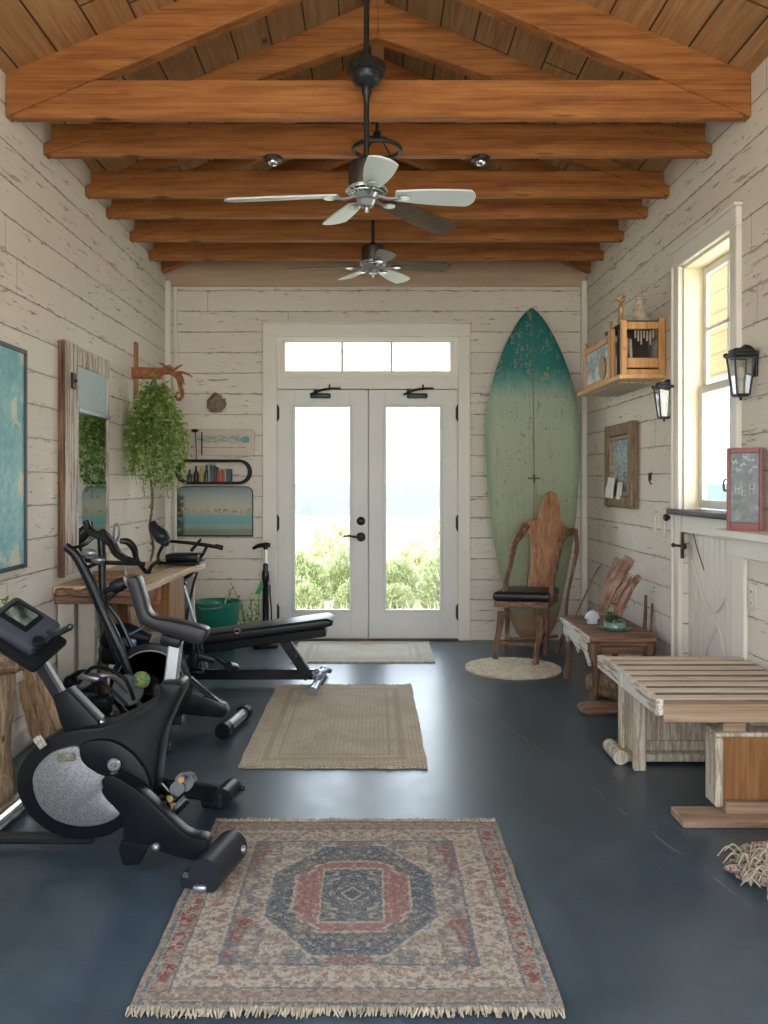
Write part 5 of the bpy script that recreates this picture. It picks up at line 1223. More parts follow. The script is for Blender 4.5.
obj('frame', B().slab([(a, YB-.026, c) for a, c in o2], [(a, YB-.002, c) for a, c in o2], .003), IRON, root)
# ================================================================== WORKBENCH AND WHAT STANDS ON IT
WX0, WX1, WY0, WY1, WZ = XL+.004, -1.235, 4.56, 6.02, .755
root = thing('rustic_workbench', 'long rustic wooden workbench with worn top along the left wall', 'workbench', (-1.48, 5.3, 0))
b = B(); nb = 4
R = random.Random(12); edge = []
for k in range(25):
    y = WY0+(WY1-WY0)*k/24; edge.append((WX1+.035*noise.noise(Vector((y*3, 2, 0)))+.05*(y-WY0)/(WY1-WY0), y))
top = [(WX0, WY0+.01, WZ), (WX0, WY1, WZ)] + [(x, y, WZ) for x, y in edge[::-1]]
b.slab([(x, y, WZ-.04) for x, y, z in top], top, .006, 2)
obj('tabletop', b, TABLEW, root)
b = B()
for k in range(9):
    y = WY0+.02; x = WX0+.05+k*.045; b.ball((x, WY0+.008, WZ-.03+R.uniform(-.008, .008)), R.uniform(.022, .034), 6, (1.4, .7, .8))
b.bx(WX0, WX1-.06, WY0+.03, WY0+.048, WZ-.10, WZ-.04, .006); b.bx(WX1-.10, WX1-.06, WY0+.07, WY1-.05, WZ-.12, WZ-.04, .006)
obj('front_apron', b, RUSTX, root, label='knotty bark-edged front board')
obj('leg', B().bx(WX0+.01, WX0+.10, WY0+.05, WY0+.12, 0, WZ-.05, .004), PALEPLANK, root, label='pale painted plank leg'); obj('leg', B().bx(WX0+.12, WX0+.21, WY0+.06, WY0+.10, 0, WZ-.05, .004), PALEPLANK, root, label='pale painted plank leg')
obj('leg', B().tube([(WX0+.22, WY0+.22, 0), (WX0+.20, WY0+.21, .2), (WX0+.23, WY0+.22, .45), (WX0+.25, WY0+.2, .62), (WX0+.23, WY0+.2, WZ-.05)], [.045, .035, .034, .042, .04], 10, jag=.15), BARK, root, label='knotty natural branch leg')
obj('leg', B().tube([(WX1-.08, WY0+.14, 0), (WX1-.06, WY0+.13, .3), (WX1-.085, WY0+.13, .55), (WX1-.08, WY0+.12, WZ-.05)], [.035, .03, .032, .036], 10, jag=.12), BARK, root, label='knotty natural branch leg')
obj('leg', B().bx(WX0+.02, WX0+.08, WY1-.12, WY1-.06, 0, WZ-.04, .004), PALEPLANK, root); obj('leg', B().bx(WX1-.06, WX1-.01, WY1-.12, WY1-.07, 0, WZ-.04, .004), PALEPLANK, root)
b = B(); b.bx(WX1-.36, WX1-.015, 5.22, 5.62, WZ-.36, WZ-.04, .005); cab = obj('drawer_box', b, CRATEW, root, label='orange-brown drawer box under the top')
obj('drawer', B().bx(WX1-.34, WX1-.03, 5.205, 5.222, WZ-.33, WZ-.06, .004), CRATEW, root)
obj('worn_block', B().box((WX1-.17, 5.12, WZ-.11), (.24, .12, .13), (0, .05, .04), .02, 2), DRIFT, root)
# black and chrome folding stand under the near end of the top
root = thing('folding_stand', 'thin crossed black and chrome folding stand beside the far end of the workbench', 'stand', (-1.12, 5.86, 0))
a0, a1 = P(184, 586, 5.75), P(197, 628, 5.75)
obj('leg', B().tube([a0, a1, Vector((a1.x+.08, 5.75, .0))], .012, 8, False), STEELG, root)
q0 = P(197, 572, 5.85); obj('leg', B().tube([q0, P(190, 600, 5.85), Vector((P(178, 640, 5.85).x, 5.85, 0))], .009, 8), IRON, root)
obj('leg', B().tube([P(186, 572, 5.95), Vector((P(187, 640, 5.95).x, 5.95, 0))], .009, 8, False), STEELG, root)
b = B(); b.tube([P(168, 585, 5.72), P(185, 578, 5.74), P(196, 571, 5.85)], .011, 8); b.box(P(180, 584, 5.74), (.09, .04, .03), (0, -.3, 0), .006, 2); obj('crossbar', b, BLACKM, root)

# black handlebar console on the table
root = thing('handlebar_console', 'black handlebar frame with a slanted padded head standing on the workbench', 'exercise machine', (-1.2, 5.75, WZ))
b = B(); b.box(P(184, 557, 5.75)+Vector((0, 0, 0)), (.22, .16, .05), None, .012, 2); b.box(P(184, 562, 5.75), (.25, .20, .014), None, .005, 2); o = obj('tray', b, BLACKP, root)
pc, pd = P(152, 521, 5.75), P(166, 543, 5.75)
b = B().tube([pc, pc.lerp(pd, .3)+Vector((-.01, 0, -.01)), pc.lerp(pd, .7), pd+Vector((.01, 0, 0))], [.020, .042, .052, .036], 14, flat=1.0); b.ball(pd+Vector((0, -.03, .01)), .034, 8); obj('padded_head', b, DGREY, root)
b = B(); b.tube([P(168, 541, 5.75), P(190, 543, 5.76), P(205, 545, 5.77), P(222, 548, 5.78)], [.011, .012, .014, .012], 8); b.cyl(P(215, 546, 5.78), P(223, 548, 5.78), .017, n=10); b.tube([P(191, 551, 5.72), P(197, 544, 5.72), P(201, 539, 5.72)], [.012, .011, .008], 8); obj('handlebar', b, BLACKM, root)
b = B(); b.tube([P(207, 546, 5.77), P(203, 554, 5.77), P(198, 561, 5.77)], .011, 8, False); b.tube([P(163, 545, 5.75), P(158, 556, 5.75), P(160, 565, 5.75)+Vector((0, 0, .0))], [.012, .010, .014], 8); b.tube([P(155, 562, 5.7), P(170, 563, 5.7), P(198, 562, 5.7)], .010, 8)
obj('stand', b, BLACKM, root)
b = B(); b.tube([P(148, 575, 5.2), P(151, 567, 5.2), P(158, 561, 5.22)], [.016, .012, .010], 8); tag(obj('hand_grip', b, BLACKP), 'short black hand grip lying near the front edge of the workbench top', 'grip')
b = B(); b.box((-1.52, 4.86, WZ+.008), (.26, .34, .014), (0, 0, .1), .004); b.box((-1.50, 4.84, WZ+.03), (.20, .25, .028), (0, 0, .25), .004); tag(obj('board_stack', b, SLABW), 'two small wooden boards stacked on the near end of the workbench', 'boards')

# ================================================================== WEIGHT BENCH
root = thing('weight_bench', 'black padded weight bench with a sloping pad in the middle left', 'weight bench', (-.75, 5.48, 0))
ya, yb_ = 5.34, 5.62
lf_t, rt_t = Vector((-1.22, 0, .335)), Vector((-.262, 0, .462)); th = .065
def pad_o(y):
    o_ = [lf_t, lf_t.lerp(rt_t, .5), lf_t.lerp(rt_t, .97), rt_t+Vector((.012, 0, -.022)), rt_t+Vector((.004, 0, -.052)), rt_t+Vector((-.04, 0, -th)), lf_t.lerp(rt_t, .5)+Vector((0, 0, -th)), lf_t+Vector((0, 0, -th)), lf_t+Vector((-.02, 0, -.03))]
    return [Vector((p.x, y, p.z)) for p in o_]
obj('pad', B().slab(pad_o(ya), pad_o(yb_), .02, 4), LEATHER, root)
m_ = B(); c = P(237, 631, 5.33); m_.tube([c+Vector((math.cos(a)*.015, 0, math.sin(a)*.015)) for a in [2*PI*k/12 for k in range(12)]], .003, 5, False, close=True); m_.tube([c+Vector((.012, 0, 0)), c+Vector((.028, 0, .002))], .003, 5, False); m_.tube([c+Vector((0, 0, .011)), c+Vector((.012, 0, .012))], .003, 5, False)
obj('emblem', m_, SILVER, root)
b = B(); b.bar((-1.20, 5.48, .245), (-.30, 5.48, .365), .20, .055, bev=.006); obj('pad_frame', b, BLACKP, root)
b = B(); b.bar((-.58, 5.48, .31), (-.41, 5.48, .055), .06, .065, (1, 0, 0), .006); obj('rear_leg', b, BLACKM, root)
b = B(); b.bar((-1.22, 5.50, .075), (-.37, 5.50, .075), .06, .065, bev=.006); obj('base_bar', b, BLACKM, root)
b = B(); b.cyl((-.372, 5.22, .032), (-.335, 5.80, .032), .026, n=14); b.cyl((-.374, 5.20, .032), (-.371, 5.235, .032), .031, n=14); b.cyl((-.338, 5.78, .032), (-.334, 5.815, .032), .031, n=14); obj('foot_bar', b, STEELG, root)
b = B(); b.box((-.36, 5.50, .075), (.07, .07, .05), None, .008, 2); b.tube([(-.36, 5.52, .06), (-.31, 5.60, .075), (-.29, 5.66, .06)], .010, 7); b.ball((-.29, 5.66, .06), .018, 6); b.ball((-.36, 5.46, .10), .018, 6); obj('clamp', b, STEELG, root)
b = B(); b.bar((-1.12, 5.48, .25), (-1.17, 5.48, .05), .06, .06, (1, 0, 0), .006); obj('front_leg', b, BLACKM, root)
b = B(); b.cyl((-1.17, 5.25, .03), (-1.17, 5.78, .03), .026, n=12); obj('foot_bar', b, STEELG, root)
b = B(); b.tube([P(208, 655, 5.3), P(218, 658, 5.3), P(229, 667, 5.3)], .018, 9); b.cyl(P(228, 666, 5.26), P(235, 668, 5.34), .030, n=12); b.cyl(P(198, 655, 5.25), P(214, 660, 5.28), .026, n=12); b.tube([P(200, 640, 5.3), P(202, 652, 5.3)], .02, 8)
obj('adjuster', b, DGREY, root)
b = B()
for px_ in (193, 197, 201): b.tube([P(px_, 640, 5.28), P(px_+1, 655, 5.27), P(px_-1, 668, 5.28)], .006, 6)
b.box(P(197, 646, 5.33), (.08, .06, .10), None, .01, 2); b.box(P(192, 660, 5.33), (.06, .06, .12), (0, .3, 0), .01, 2); b.ball(P(196, 672, 5.3), .04, 7, (1.3, .7, .6)); obj('hinge_mechanism', b, BLACKM, root)

# bucket, pump, twigs
root = thing('green_bucket', 'green plastic bucket on the floor by the end wall', 'bucket', (-1.23, 6.72, 0))
obj('bucket', B().lathe([(.001, .004), (.125, .0), (.13, .008), (.178, .34), (.190, .345), (.192, .375), (.184, .378), (.176, .37), (.170, .345), (.122, .014), (.001, .012)], (-1.23, 6.72, 0), n=40), GREENPL, root)
obj('handle', B().tube([(-1.36, 6.60, .352), (-1.30, 6.50, .345), (-1.22, 6.49, .35), (-1.16, 6.54, .356)], .005, 6), STEELG, root)
tag(obj('wooden_dowel', B().tube([(-1.30, 6.70, .02), (-1.22, 6.72, .22), (-1.155, 6.74, .415)], [.008, .008, .007], 8), plain('pale_stick', (.45, .47, .40), .6)), 'thin pale stick standing in the green bucket', 'stick')
root = thing('floor_pump', 'upright black floor pump with T-shaped handle standing left of the doors', 'pump', (-.855, 6.78, 0))
b = B(); x, y = -.855, 6.78; b.box((x, y, .012), (.20, .11, .024), None, .01, 2); b.cyl((x, y, .02), (x, y, .08), .032, .026, 16); obj('base', b, BLACKP, root)
b = B().lathe([(.001, .05), (.030, .05), (.030, .12), (.026, .13), (.026, .52), (.032, .53), (.032, .60), (.022, .62), (.022, .66), (.014, .67), (.001, .67)], (x, y, 0), n=20); obj('barrel', b, BLACKM, root)
obj('piston_rod', B().cyl((x, y, .66), (x, y, .80), .011, n=12), CHROME, root)
b = B(); b.tube([(x-.105, y, .785), (x-.06, y, .808), (x, y, .815), (x+.035, y, .812)], [.011, .016, .021, .018], 10); b.cyl((x, y, .78), (x, y, .82), .019, n=12); obj('handle', b, BLACKP, root)
b = B().tube([(x+.03, y-.03, .06), (x+.05, y-.04, .25), (x+.038, y-.03, .42), (x+.034, y-.01, .50)], .006, 6); obj('hose', b, BLACKP, root)
def twig(name, label, base, tips, nleaf, seed):
    root = thing(name, label, 'plant', base); R = random.Random(seed); s = B(); l = B(); b0 = Vector(base)
    for tp in tips:
        tp = Vector(tp); mid = b0.lerp(tp, .5)+Vector((R.uniform(-.03, .03), 0, .03)); s.tube([b0, mid, tp], [.005, .004, .002], 5)
        for k in range(nleaf):
            t_ = .3+.7*(k+1)/nleaf; p = (b0.lerp(mid, t_*2) if t_ < .5 else mid.lerp(tp, t_*2-1)); dd = (tp-b0).normalized()*.5+Vector((R.uniform(-1, 1), R.uniform(-.6, .3), R.uniform(-.5, .7)))
            l.leaf(p, dd, Vector((R.uniform(-.4, .4), -1, R.uniform(0, .5))), R.uniform(.03, .052), R.uniform(.016, .024))
    obj('stem', s, GSTEM, root); obj('leaves', l, IVY, root, smooth=False)
twig('leafy_branch', 'sparse leafy green branch on the floor between the bucket and the pump', (-.98, 6.80, 0), [P(228, 592, 6.78), P(240, 600, 6.76), P(250, 596, 6.8), P(246, 612, 6.7), P(258, 604, 6.82), P(232, 585, 6.84)], 9, 3)
b = B(); s0 = P(259, 588, 6.70)
b.slab([s0+Vector(p) for p in ((-.035, 0, -.05), (.01, 0, -.045), (.035, 0, .0), (.028, 0, .06), (.012, 0, .05), (-.01, 0, .0))], [s0+Vector((p[0], .004, p[2])) for p in ((-.035, 0, -.05), (.01, 0, -.045), (.035, 0, .0), (.028, 0, .06), (.012, 0, .05), (-.01, 0, .0))])
b.tube([s0+Vector((.0, .0, -.04)), s0+Vector((-.01, .04, -.2)), Vector((-.94, 6.78, 0))], [.004, .004, .005], 5)
tag(obj('broad_leaf', b, plain('bright_green_leaf', (.02, .28, .06), .4, var=.2)), 'single broad bright green leaf on a stalk beside the floor pump', 'plant')

# ================================================================== REAR EXERCISE BIKE
root = thing('exercise_bike', 'farther black exercise bike with exposed spoked-rim wheel and tall handlebars, before the workbench', 'exercise bike', (-1.15, 4.5, 0), 0, 'black exercise bikes on the left')
wc = P(151, 682, 4.5); wr = .215; wc.z = .245
b = B().lathe([(wr-.03, -.018), (wr, -.012), (wr+.004, 0), (wr, .012), (wr-.03, .018), (wr-.034, 0), (wr-.03, -.018)], wc, 'y', 48); obj('flywheel', b, BLACKM, root)
obj('rim_stripe', B().tube([wc+Vector((math.cos(a)*(wr-.034), -.016, math.sin(a)*(wr-.034))) for a in [2*PI*k/48 for k in range(48)]], .0055, 5, False, close=True), SILVER, root)
b = B().lathe([(.001, -.006), (wr-.036, -.006), (wr-.036, .010), (.001, .010)], wc, 'y', 40); b.lathe([(.001, -.035), (.05, -.035), (.06, -.01), (.001, -.01)], wc, 'y', 24); obj('wheel_disc', b, BLACKP, root)
b = B(); b.tube([P(65, 546, 4.40), P(76, 556, 4.42), P(88, 578, 4.44), P(103, 612, 4.46), P(118, 644, 4.46), P(129, 672, 4.46), P(134, 690, 4.46)], [.022, .024, .026, .026, .028, .022, .018], 12); obj('main_tube', b, BLACKM, root)
b = B(); b.tube([P(101, 534, 4.50), P(102, 560, 4.50), P(103, 600, 4.50), P(107, 625, 4.52), P(122, 668, 4.52)], [.021, .021, .020, .022, .02], 12); b.tube([P(109, 606, 4.52), P(120, 622, 4.53), P(133, 650, 4.53)], .010, 8); b.tube([P(104, 604, 4.52), P(116, 592, 4.54), P(128, 584, 4.56)], [.008, .012, .02], 8); obj('handlebar_post', b, BLACKM, root)
b = B()
b.tube([P(86, 521, 4.55), P(90, 530, 4.54), P(97, 535, 4.52), P(103, 534, 4.50)], [.020, .019, .022, .028], 10)
b.tube([P(102, 535, 4.50), P(110, 543, 4.44), P(116, 553, 4.40), P(126, 560, 4.38)], [.026, .02, .02, .016], 10)
b.tube([P(103, 533, 4.55), P(112, 541, 4.7), P(122, 556, 4.8), P(137, 562, 4.85)], [.022, .018, .018, .015], 10)
obj('handlebar', b, BLACKM, root)
b = B(); b.tube([P(120, 541, 4.6), P(128, 542, 4.62), P(134, 549, 4.64), P(137, 560, 4.66), P(146, 572, 4.6)], [.014, .02, .02, .015, .012], 10); b.tube([P(71, 548, 4.45), P(84, 545, 4.5), P(95, 536, 4.52)], .009, 8); b.tube([P(76, 558, 4.5), P(98, 562, 4.5), P(120, 563, 4.55), P(145, 564, 4.6)], .012, 8); b.tube([P(86, 568, 4.46), P(97, 563, 4.44), P(104, 557, 4.44)], .010, 8)
obj('aero_bar', b, BLACKM, root)
b = B(); b.tube([P(114, 543, 4.62), P(114, 530, 4.62), P(116, 524, 4.62), P(119, 527, 4.62), P(119, 535, 4.62), P(116, 542, 4.62)], .007, 7); b.tube([P(126, 575, 4.6), P(124, 560, 4.6)], .008, 7); b.ball(P(89, 553, 4.4), .032, 7, (1.4, .8, .7)); b.ball(P(98, 560, 4.42), .028, 7, (1.3, .8, .7)); obj('bottle_cage', b, STEELG, root)
b = B(); b.tube([P(104, 645, 4.62), P(112, 636, 4.62), P(128, 634, 4.62), P(150, 640, 4.64)], [.03, .055, .06, .035], 12); b.box(P(125, 655, 4.65), (.24, .14, .10), (0, .1, 0), .03, 3); obj('drive_housing', b, BLACKP, root)
b = B(); b.box(P(127, 642, 4.57), (.10, .03, .045), (0, .15, 0), .012, 2); b.tube([P(126, 636, 4.55), P(138, 630, 4.55), P(147, 624, 4.55)], .006, 6); obj('blue_cover', b, plain('blue_grey_cover', (.13, .22, .32), .25, .2), root, label='blue-grey glossy cover')
# base
b = B(); b.pris([(170, 688), (205, 697), (224, 704), (228, 712), (222, 718), (196, 716), (170, 713)], 4.50, .08, .006, False); obj('rear_base', b, BLACKM, root)
b = B(); b.bar(P(184, 674, 4.50), P(224, 708, 4.53), .035, .03, bev=.004); obj('brace', b, BLACKM, root)
b = B(); b.cyl((-.762, 4.36, .045), (-.712, 4.68, .045), .031, n=18); obj('stabilizer_bar', b, STEELG, root)
for q in ((-.766, 4.33, -.756, 4.39), (-.714, 4.66, -.706, 4.71)): obj('end_cap', B().cyl((q[0], q[1], .045), (q[2], q[3], .045), .041, n=18), BLACKP, root)
b = B(); b.box((-1.02, 4.06, .20), (.055, .05, .30), None, .008, 2); b.box((-1.02, 4.06, .045), (.10, .07, .05), None, .012, 2); b.bar((-1.02, 4.08, .30), (-1.1, 4.46, .26), .05, .04, bev=.004); obj('side_post', b, BLACKM, root)
b = B(); b.bx(-1.62, -1.0, 4.44, 4.54, .045, .095, .006); b.cyl((-1.60, 4.12, .04), (-1.60, 4.56, .04), .036, n=14);  obj('front_base', b, BLACKM, root)
# pedals and cranks tangled in front
b = B(); cc = P(128, 690, 4.36); b.lathe([(.001, -.012), (.075, -.012), (.082, 0), (.075, .012), (.001, .012)], cc, 'y', 28); obj('chainring', b, STEELG, root)
b = B(); b.tube([cc, P(112, 676, 4.3), P(98, 676, 4.28)], [.018, .014, .014], 9); b.box(P(91, 677, 4.26), (.10, .07, .03), (0, .2, 0), .008, 2); b.tube([cc, P(140, 705, 4.42), P(150, 716, 4.45)], [.018, .014, .014], 9); obj('pedal_crank', b, STEELG, root)
b = B(); b.tube([P(78, 684, 4.25), P(92, 668, 4.25), P(110, 670, 4.24), P(126, 680, 4.24), P(134, 700, 4.25)], .010, 8); b.tube([P(84, 690, 4.22), P(100, 682, 4.22), P(112, 690, 4.22), P(128, 706, 4.22)], .008, 8); b.tube([P(72, 676, 4.3), P(86, 672, 4.3), P(96, 690, 4.3), P(90, 706, 4.3)], .012, 8); obj('toe_strap', b, BLACKP, root)
b = B(); b.box(P(84, 696, 4.32), (.16, .10, .08), (0, .1, .2), .02, 3); b.box(P(100, 702, 4.30), (.12, .10, .07), (0, -.1, 0), .02, 3); b.ball(P(70, 682, 4.33), .035, 7); b.bar(P(110, 712, 4.3), P(70, 690, 4.35), .05, .05, bev=.01); obj('gear_box', b, BLACKP, root)
b = B(); b.bar(P(104, 716, 4.3), Vector((P(104, 716, 4.3).x, 4.3, .0)), .05, .05, bev=.004); obj('front_leg', b, BLACKM, root)
def ballm():
    m = M('striped_yarn', .8); n = m.noise(m.vec((8, 8, 22)), 2.0, 2, .5, .6); m.col(m.ramp(n, [(.35, (.10, .16, .22)), (.45, (.32, .42, .08)), (.55, (.10, .30, .16)), (.63, (.45, .30, .08)), (.7, (.12, .14, .2))], True)); m.bump(m.noise(m.vec((10, 10, 60)), 3, 2), .8, .005); return m.m
yb2 = P(141, 680, 4.30)
tag(obj('yarn_ball', B().ball(yb2, .046, 10, (1, .9, .95)), ballm()), 'green and yellow striped cloth ball hanging in front of the farther bike wheel', 'ball')

# ================================================================== NEAR EXERCISE BIKE
root = thing('exercise_bike', 'nearest large black exercise bike with grey perforated disc cover, partly on the patterned rug', 'exercise bike', (-1.0, 3.04, 0), 0, 'black exercise bikes on the left')
body = [(56, 735), (80, 729), (106, 726), (126, 717), (146, 706), (157, 698), (160, 684), (178, 684), (181, 693), (175, 706), (168, 722), (161, 740), (157, 765), (152, 800), (140, 815), (122, 828), (104, 838), (76, 841), (50, 834), (28, 817), (16, 793), (17, 770), (30, 750)]
obj('housing', B().pris(body, 2.97, .15, .018), BLACKP, root)
guard = [(79, 748), (92, 741), (112, 742), (132, 754), (146, 774), (151, 795), (146, 812), (130, 822), (120, 815), (107, 800), (101, 790), (110, 780), (97, 774), (83, 764)]
obj('belt_guard', B().pris(guard, 2.945, .03, .008), BLACKP, root)
disc = [(32, 784), (36, 768), (48, 755), (62, 749), (78, 747), (82, 761), (97, 773), (112, 780), (102, 790), (108, 801), (120, 814), (104, 824), (80, 827), (56, 821), (39, 806)]
def perf():
    m = M('perforated_grey_steel', .45, .5); X, Y, Z = m.xyz(); v = m.comb(X, Z, 0.0); d = m.vor(v, 150).step(.10, .7); c = m.mix(d, (.13, .135, .145), (.23, .235, .25)); m.col(c); m.bump(d, .15, .001); return m.m
obj('disc_cover', B().pris(disc, 2.955, .025, .006), perf(), root, label='light grey perforated disc cover')
b = B(); c_ = P(66, 757, 2.95); b.box(c_, (.062, .008, .028), (0, -.05, 0), .003); obj('maker_plate', b, plain('olive_grey_plate', (.17, .17, .13), .4, .3, var=.5, nscale=60), root)
b = B(); c_ = P(114, 765, 2.935); b.lathe([(.001, -.005), (.020, -.005), (.024, 0), (.020, .006), (.001, .006)], c_, 'y', 20); bd = obj('round_badge', b, STEELG, root)
b = B(); b.box(c_+Vector((-.006, -.007, 0)), (.006, .004, .024), (0, .3, 0)); b.box(c_+Vector((.007, -.007, .002)), (.006, .004, .020), (0, .3, 0)); b.box(c_+Vector((0, -.007, 0)), (.016, .004, .005), (0, .3, 0)); obj('badge_mark', b, CHROME, bd)
b = B(); c_ = P(40, 742, 2.955); b.box(c_, (.045, .012, .030), (0, .9, 0), .003); obj('sticker', b, plain('speckled_sticker', (.34, .30, .27), .5, var=.8, nscale=120), root)
# splayed near arm and its roller foot
arm = [(101, 784), (104, 778), (110, 776), (117, 778), (139, 792), (163, 814), (186, 835), (207, 842), (203, 860), (186, 860), (160, 852), (150, 845), (144, 852), (140, 863), (131, 864), (123, 864), (119, 850), (122, 841), (122, 818), (110, 802)]
yf = lambda a: 2.875-.075*(max(0, a-100)/105)**1.3
obj('side_arm', B().pris(arm, 2.9, .075, .007, True, yf), BLACKP, root)
obj('arm_flange', B().pris([(121, 841), (150, 845), (143, 853), (139, 865), (123, 866), (118, 850)], 2.86, .095, .004, False, lambda a: yf(a)-.010), BLACKP, root)
obj('bolt', B().ball(P(156, 847, 2.80), .014, 6), STEELG, root)
b = B(); f0, f1 = Vector((-.535, 2.70, .060)), Vector((-.485, 2.925, .060)); b.cyl(f0, f1, .056, n=28); b.cyl(f1, f1+(f1-f0).normalized()*.012, .05, n=28); b.bar(f0+Vector((-.055, .02, -.03)), f1+Vector((-.055, -.02, -.03)), .07, .055, bev=.012); obj('foot_roller', b, DGREY, root)
b = B(); b.box(f0+Vector((-.015, .0, -.038)), (.045, .02, .022), None, .008, 2); obj('end_plate', b, STEELG, root)
obj('bolt', B().ball(f1+Vector((.045, -.05, .01)), .014, 6), STEELG, root)
# far arm
b = B(); b.bar(P(150, 783, 3.16), P(218, 794, 3.46), .06, .065, bev=.008); b.bar((-.98, 3.12, .20), P(158, 786, 3.18), .06, .07, bev=.008); obj('far_arm', b, BLACKM, root)
b = B(); g0, g1 = Vector((-.605, 3.40, .046)), Vector((-.582, 3.52, .046)); b.cyl(g0, g1, .042, n=24); b.bar(g0+Vector((-.045, .0, -.010)), g1+Vector((-.045, .0, -.010)), .09, .062, bev=.010); b.ball(g1+Vector((.045, -.03, .01)), .012, 6); obj('foot_roller', b, DGREY, root)
# pedal set between the arms
b = B(); b.tube([P(150, 800, 3.06), P(168, 795, 3.08), P(178, 790, 3.10)], .016, 9); b.cyl(P(184, 782, 3.05), P(188, 780, 3.16), .034, n=16); b.cyl(P(177, 789, 3.02), P(180, 787, 3.10), .026, n=14); b.cyl(P(172, 812, 2.98), P(186, 798, 3.0), .022, n=12); b.cyl(P(168, 822, 2.98), P(176, 809, 2.98), .016, n=10); b.tube([P(160, 786, 3.1), P(170, 800, 3.05), P(170, 818, 3.0)], .014, 8); obj('pedal', b, BLACKM, root)
b = B()
for p_ in ((170, 799), (181, 780), (166, 814), (174, 806)): b.cyl(P(*p_, 2.97), P(p_[0]+1, p_[1]-1, 3.02), .011, n=10)
b.tube([P(167, 796, 2.99), P(172, 808, 2.97), P(168, 818, 2.97)], .007, 6); obj('brass_fittings', b, BRASS, root)
# front: shroud, mast, console
obj('mast_shroud', B().pris([(52, 697), (67, 690), (73, 696), (98, 722), (96, 738), (66, 740), (59, 722)], 3.0, .085, .008, False), BLACKP, root)
b = B(); b.tube([P(70, 691, 3.04), P(84, 706, 3.04), P(96, 719, 3.04), P(104, 724, 3.04)], [.012, .014, .018, .012], 8); obj('shroud_trim', b, STEELG, root)
b = B(); b.bar(P(27, 640, 3.04), P(64, 702, 3.04), .045, .044, bev=.008); obj('mast', b, BLACKM, root)
# console: a slab tilted back, screen towards the saddle
cc = P(24, 622, 3.04); ax = (P(52, 636, 3.04)-P(8, 601, 3.04)).normalized(); up = Vector((-.0, -.0, 0))
nrm = Vector((.40, -.50, .77)).normalized(); u_ = (ax-nrm*ax.dot(nrm)).normalized(); v_ = nrm.cross(u_)
RM = Matrix((u_, v_, nrm)).transposed()
def cb(b, lu, lv, ln, du, dv, dn, bev=.01): return b.box(cc+u_*lu+v_*lv+nrm*ln, (du, dv, dn), RM, bev, 2)
obj('console', cb(B(), 0, 0, -.02, .21, .17, .055, .02), plain('slate_blue_plastic', (.045, .055, .072), .30, .1), root)
cl_ = B(); cb(cl_, .03, -.02, -.055, .24, .19, .035, .016); obj('console_tray', cl_, BLACKP, root)
def screenm():
    m = M('reflective_screen', .15, 0, .7); n = m.noise(m.vec(), 9, 3, .5, 1.0); m.col(m.ramp(n, [(.38, (.02, .03, .03)), (.5, (.12, .16, .13)), (.6, (.24, .28, .24)), (.68, (.05, .06, .06))])); return m.m
s_o = obj('screen_bezel', cb(B(), -.020, .008, .008, .120, .100, .012, .006), BLACKP, root)
obj('screen', cb(B(), -.022, .010, .0155, .090, .068, .005, .001), screenm(), s_o)
b = B(); c_ = cc+u_*.10+v_*-.05+nrm*.0; b.cyl(c_-nrm*.01, c_+nrm*.02, .022, n=16); b.tube([P(48, 632, 2.98), P(56, 634, 2.96), P(63, 631, 2.96), P(70, 627, 2.96), P(71, 624, 2.96)], [.009, .010, .011, .012, .008], 9); obj('side_handle', b, BLACKM, root)
# saddle post and L-shaped saddle
b = B(); b.bar(P(170, 692, 3.045), P(176, 640, 3.045), .04, .048, (1, 0, 0), .006); obj('saddle_post', b, SILVER, root)
sd = [(126, 581), (131, 577), (137, 579), (143, 598), (150, 616), (176, 622), (203, 629), (206, 635), (202, 643), (196, 645), (170, 637), (145, 627), (138, 622), (132, 603)]
obj('saddle', B().pris(sd, 3.005, .085, .010, True), LEATHER, root)
b = B(); b.tube([P(126, 582, 3.04), P(119, 585, 3.04), P(112, 588, 3.04)], [.020, .026, .020], 12); b.tube([P(112, 588, 3.04), P(104, 592, 3.06)], [.012, .010], 8, False); obj('saddle_nose', b, BLACKP, root)
b = B(); b.box(P(172, 640, 3.045), (.075, .07, .035), (0, .25, 0), .008, 2); obj('saddle_bracket', b, BLACKP, root)

# base rail and chrome front stabilizer
b = B(); b.bar(P(96, 838, 3.05)+Vector((0, 0, .0)), Vector((-1.42, 3.07, .03)), .05, .030, bev=.008); obj('base_rail', b, DGREY, root)
b = B(); b.cyl((-1.42, 2.80, .040), (-1.40, 3.42, .040), .034, n=20); b.cyl((-1.42, 2.78, .040), (-1.42, 2.84, .040), .04, n=20); b.cyl((-1.40, 3.38, .040), (-1.40, 3.44, .040), .04, n=20); obj('front_stabilizer', b, CHROME, root)

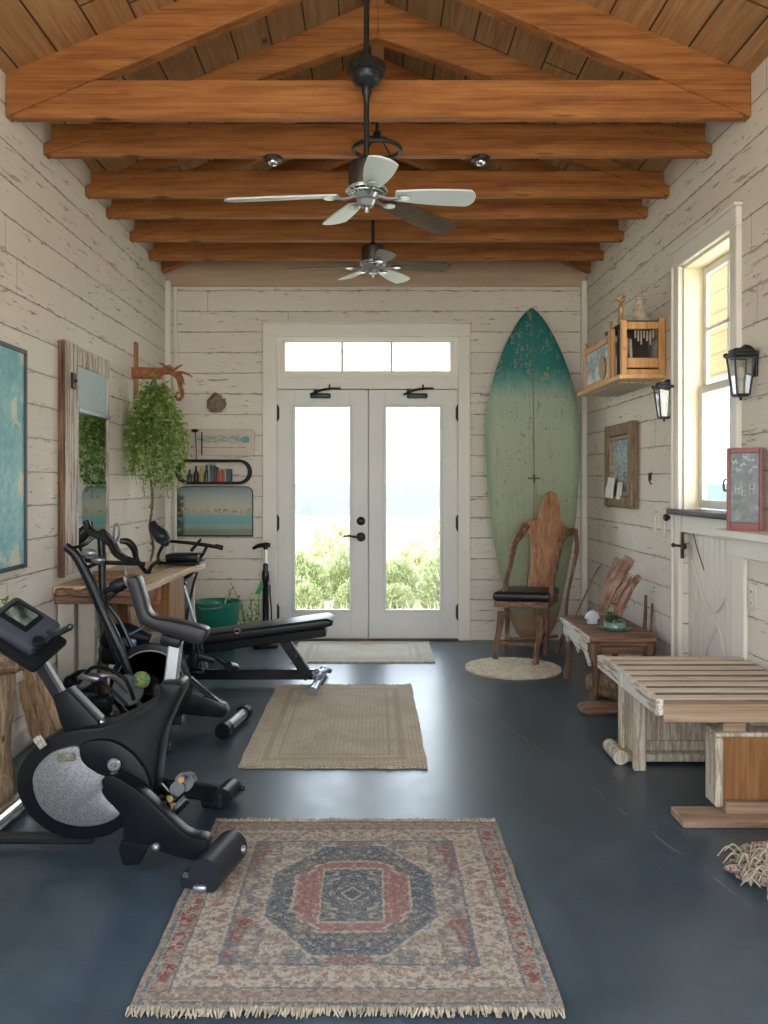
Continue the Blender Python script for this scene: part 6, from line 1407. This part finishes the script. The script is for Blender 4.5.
# ================================================================== LOG STAND AND DRIFTWOOD AT THE LEFT EDGE
root = thing('log_stand', 'thick driftwood log stand with bark top at the left edge of the picture', 'stand', (-1.52, 3.45, 0))
lx, ly = -1.522, 3.46
b = B().tube([(lx-.01, ly, 0), (lx, ly, .05), (lx-.01, ly, .25), (lx+.01, ly, .45), (lx, ly, .57)], [.052, .062, .054, .052, .056], 16, jag=.05); obj('trunk', b, BARK, root)
b = B().tube([(lx-.01, ly, .54), (lx-.005, ly, .575), (lx, ly, .60), (lx, ly, .645), (lx, ly, .655)], [.06, .115, .125, .12, .05], 18, jag=.10); b.tube([(lx+.07, ly-.03, .60), (lx+.11, ly-.03, .63), (lx+.13, ly-.03, .655)], [.035, .025, .01], 8, jag=.2); obj('bark_top', b, BARK, root)
b = B().tube([(lx, ly, .65), (lx, ly, .70), (lx-.005, ly, .75)], [.055, .05, .045], 12, jag=.08); obj('stub', b, BARK, root)
root = thing('sprig_bundle', 'small bundle of leaves and a red-brown twig lying on the log stand', 'twigs', (lx, ly, .75))
l = B(); R = random.Random(21)
for k in range(60): l.leaf((lx+R.uniform(-.06, .03), ly+R.uniform(-.05, .05), .775+R.uniform(-.02, .05)), Vector((R.uniform(-1, 1), R.uniform(-1, 1), R.uniform(-.2, 1))), Vector((0, 0, 1)), .04, .018)
obj('leaves', l, IVY, root, smooth=False)
b = B(); b.tube([(lx-.03, ly-.03, .762), (lx+.03, ly-.04, .785), (lx+.085, ly-.05, .81)], [.014, .018, .010], 8, jag=.15); b.tube([(lx-.03, ly-.05, .76), (lx+.07, ly-.06, .775)], [.012, .009], 7, False, jag=.15); obj('twig', b, DRIFT, root)
SPL = wood('golden_split_driftwood', (.11, .06, .03), (.29, .18, .10), (.46, .33, .21), 2, 3.0, .75, bump=.7)
for k, (x0, y0_, x1, y1_, z1_, wd, lb) in enumerate(((-1.30, 3.78, -1.52, 3.80, .52, .032, 'nearest split driftwood plank leaning on the left wall behind the near bike'), (-1.44, 3.92, -1.62, 3.95, .46, .040, 'middle split driftwood plank leaning on the left wall behind the near bike'), (-1.56, 4.04, -1.685, 4.08, .36, .05, 'broadest driftwood plank, hindmost of those leaning on the left wall'))):
    b = B().tube([(x0, y0_, .012), Vector((x0, y0_, 0)).lerp(Vector((x1, y1_, z1_)), .4), Vector((x0, y0_, 0)).lerp(Vector((x1, y1_, z1_)), .8), (x1, y1_, z1_)], [wd*.6, wd*.75, wd*.65, wd*.3], 9, jag=.12, flat=.6)
    if k == 0:
        R = random.Random(6)
        for q in range(12):
            p = Vector((x0, y0_, 0)).lerp(Vector((x1, y1_, z1_)), R.uniform(.6, .98)); b.tube([p, p+Vector((R.uniform(.01, .06), R.uniform(-.04, 0), R.uniform(.0, .06)))], [.006, .002], 4, False)
    tag(obj('driftwood_plank', b, SPL), lb, 'driftwood', 'driftwood planks leaning on the left wall')
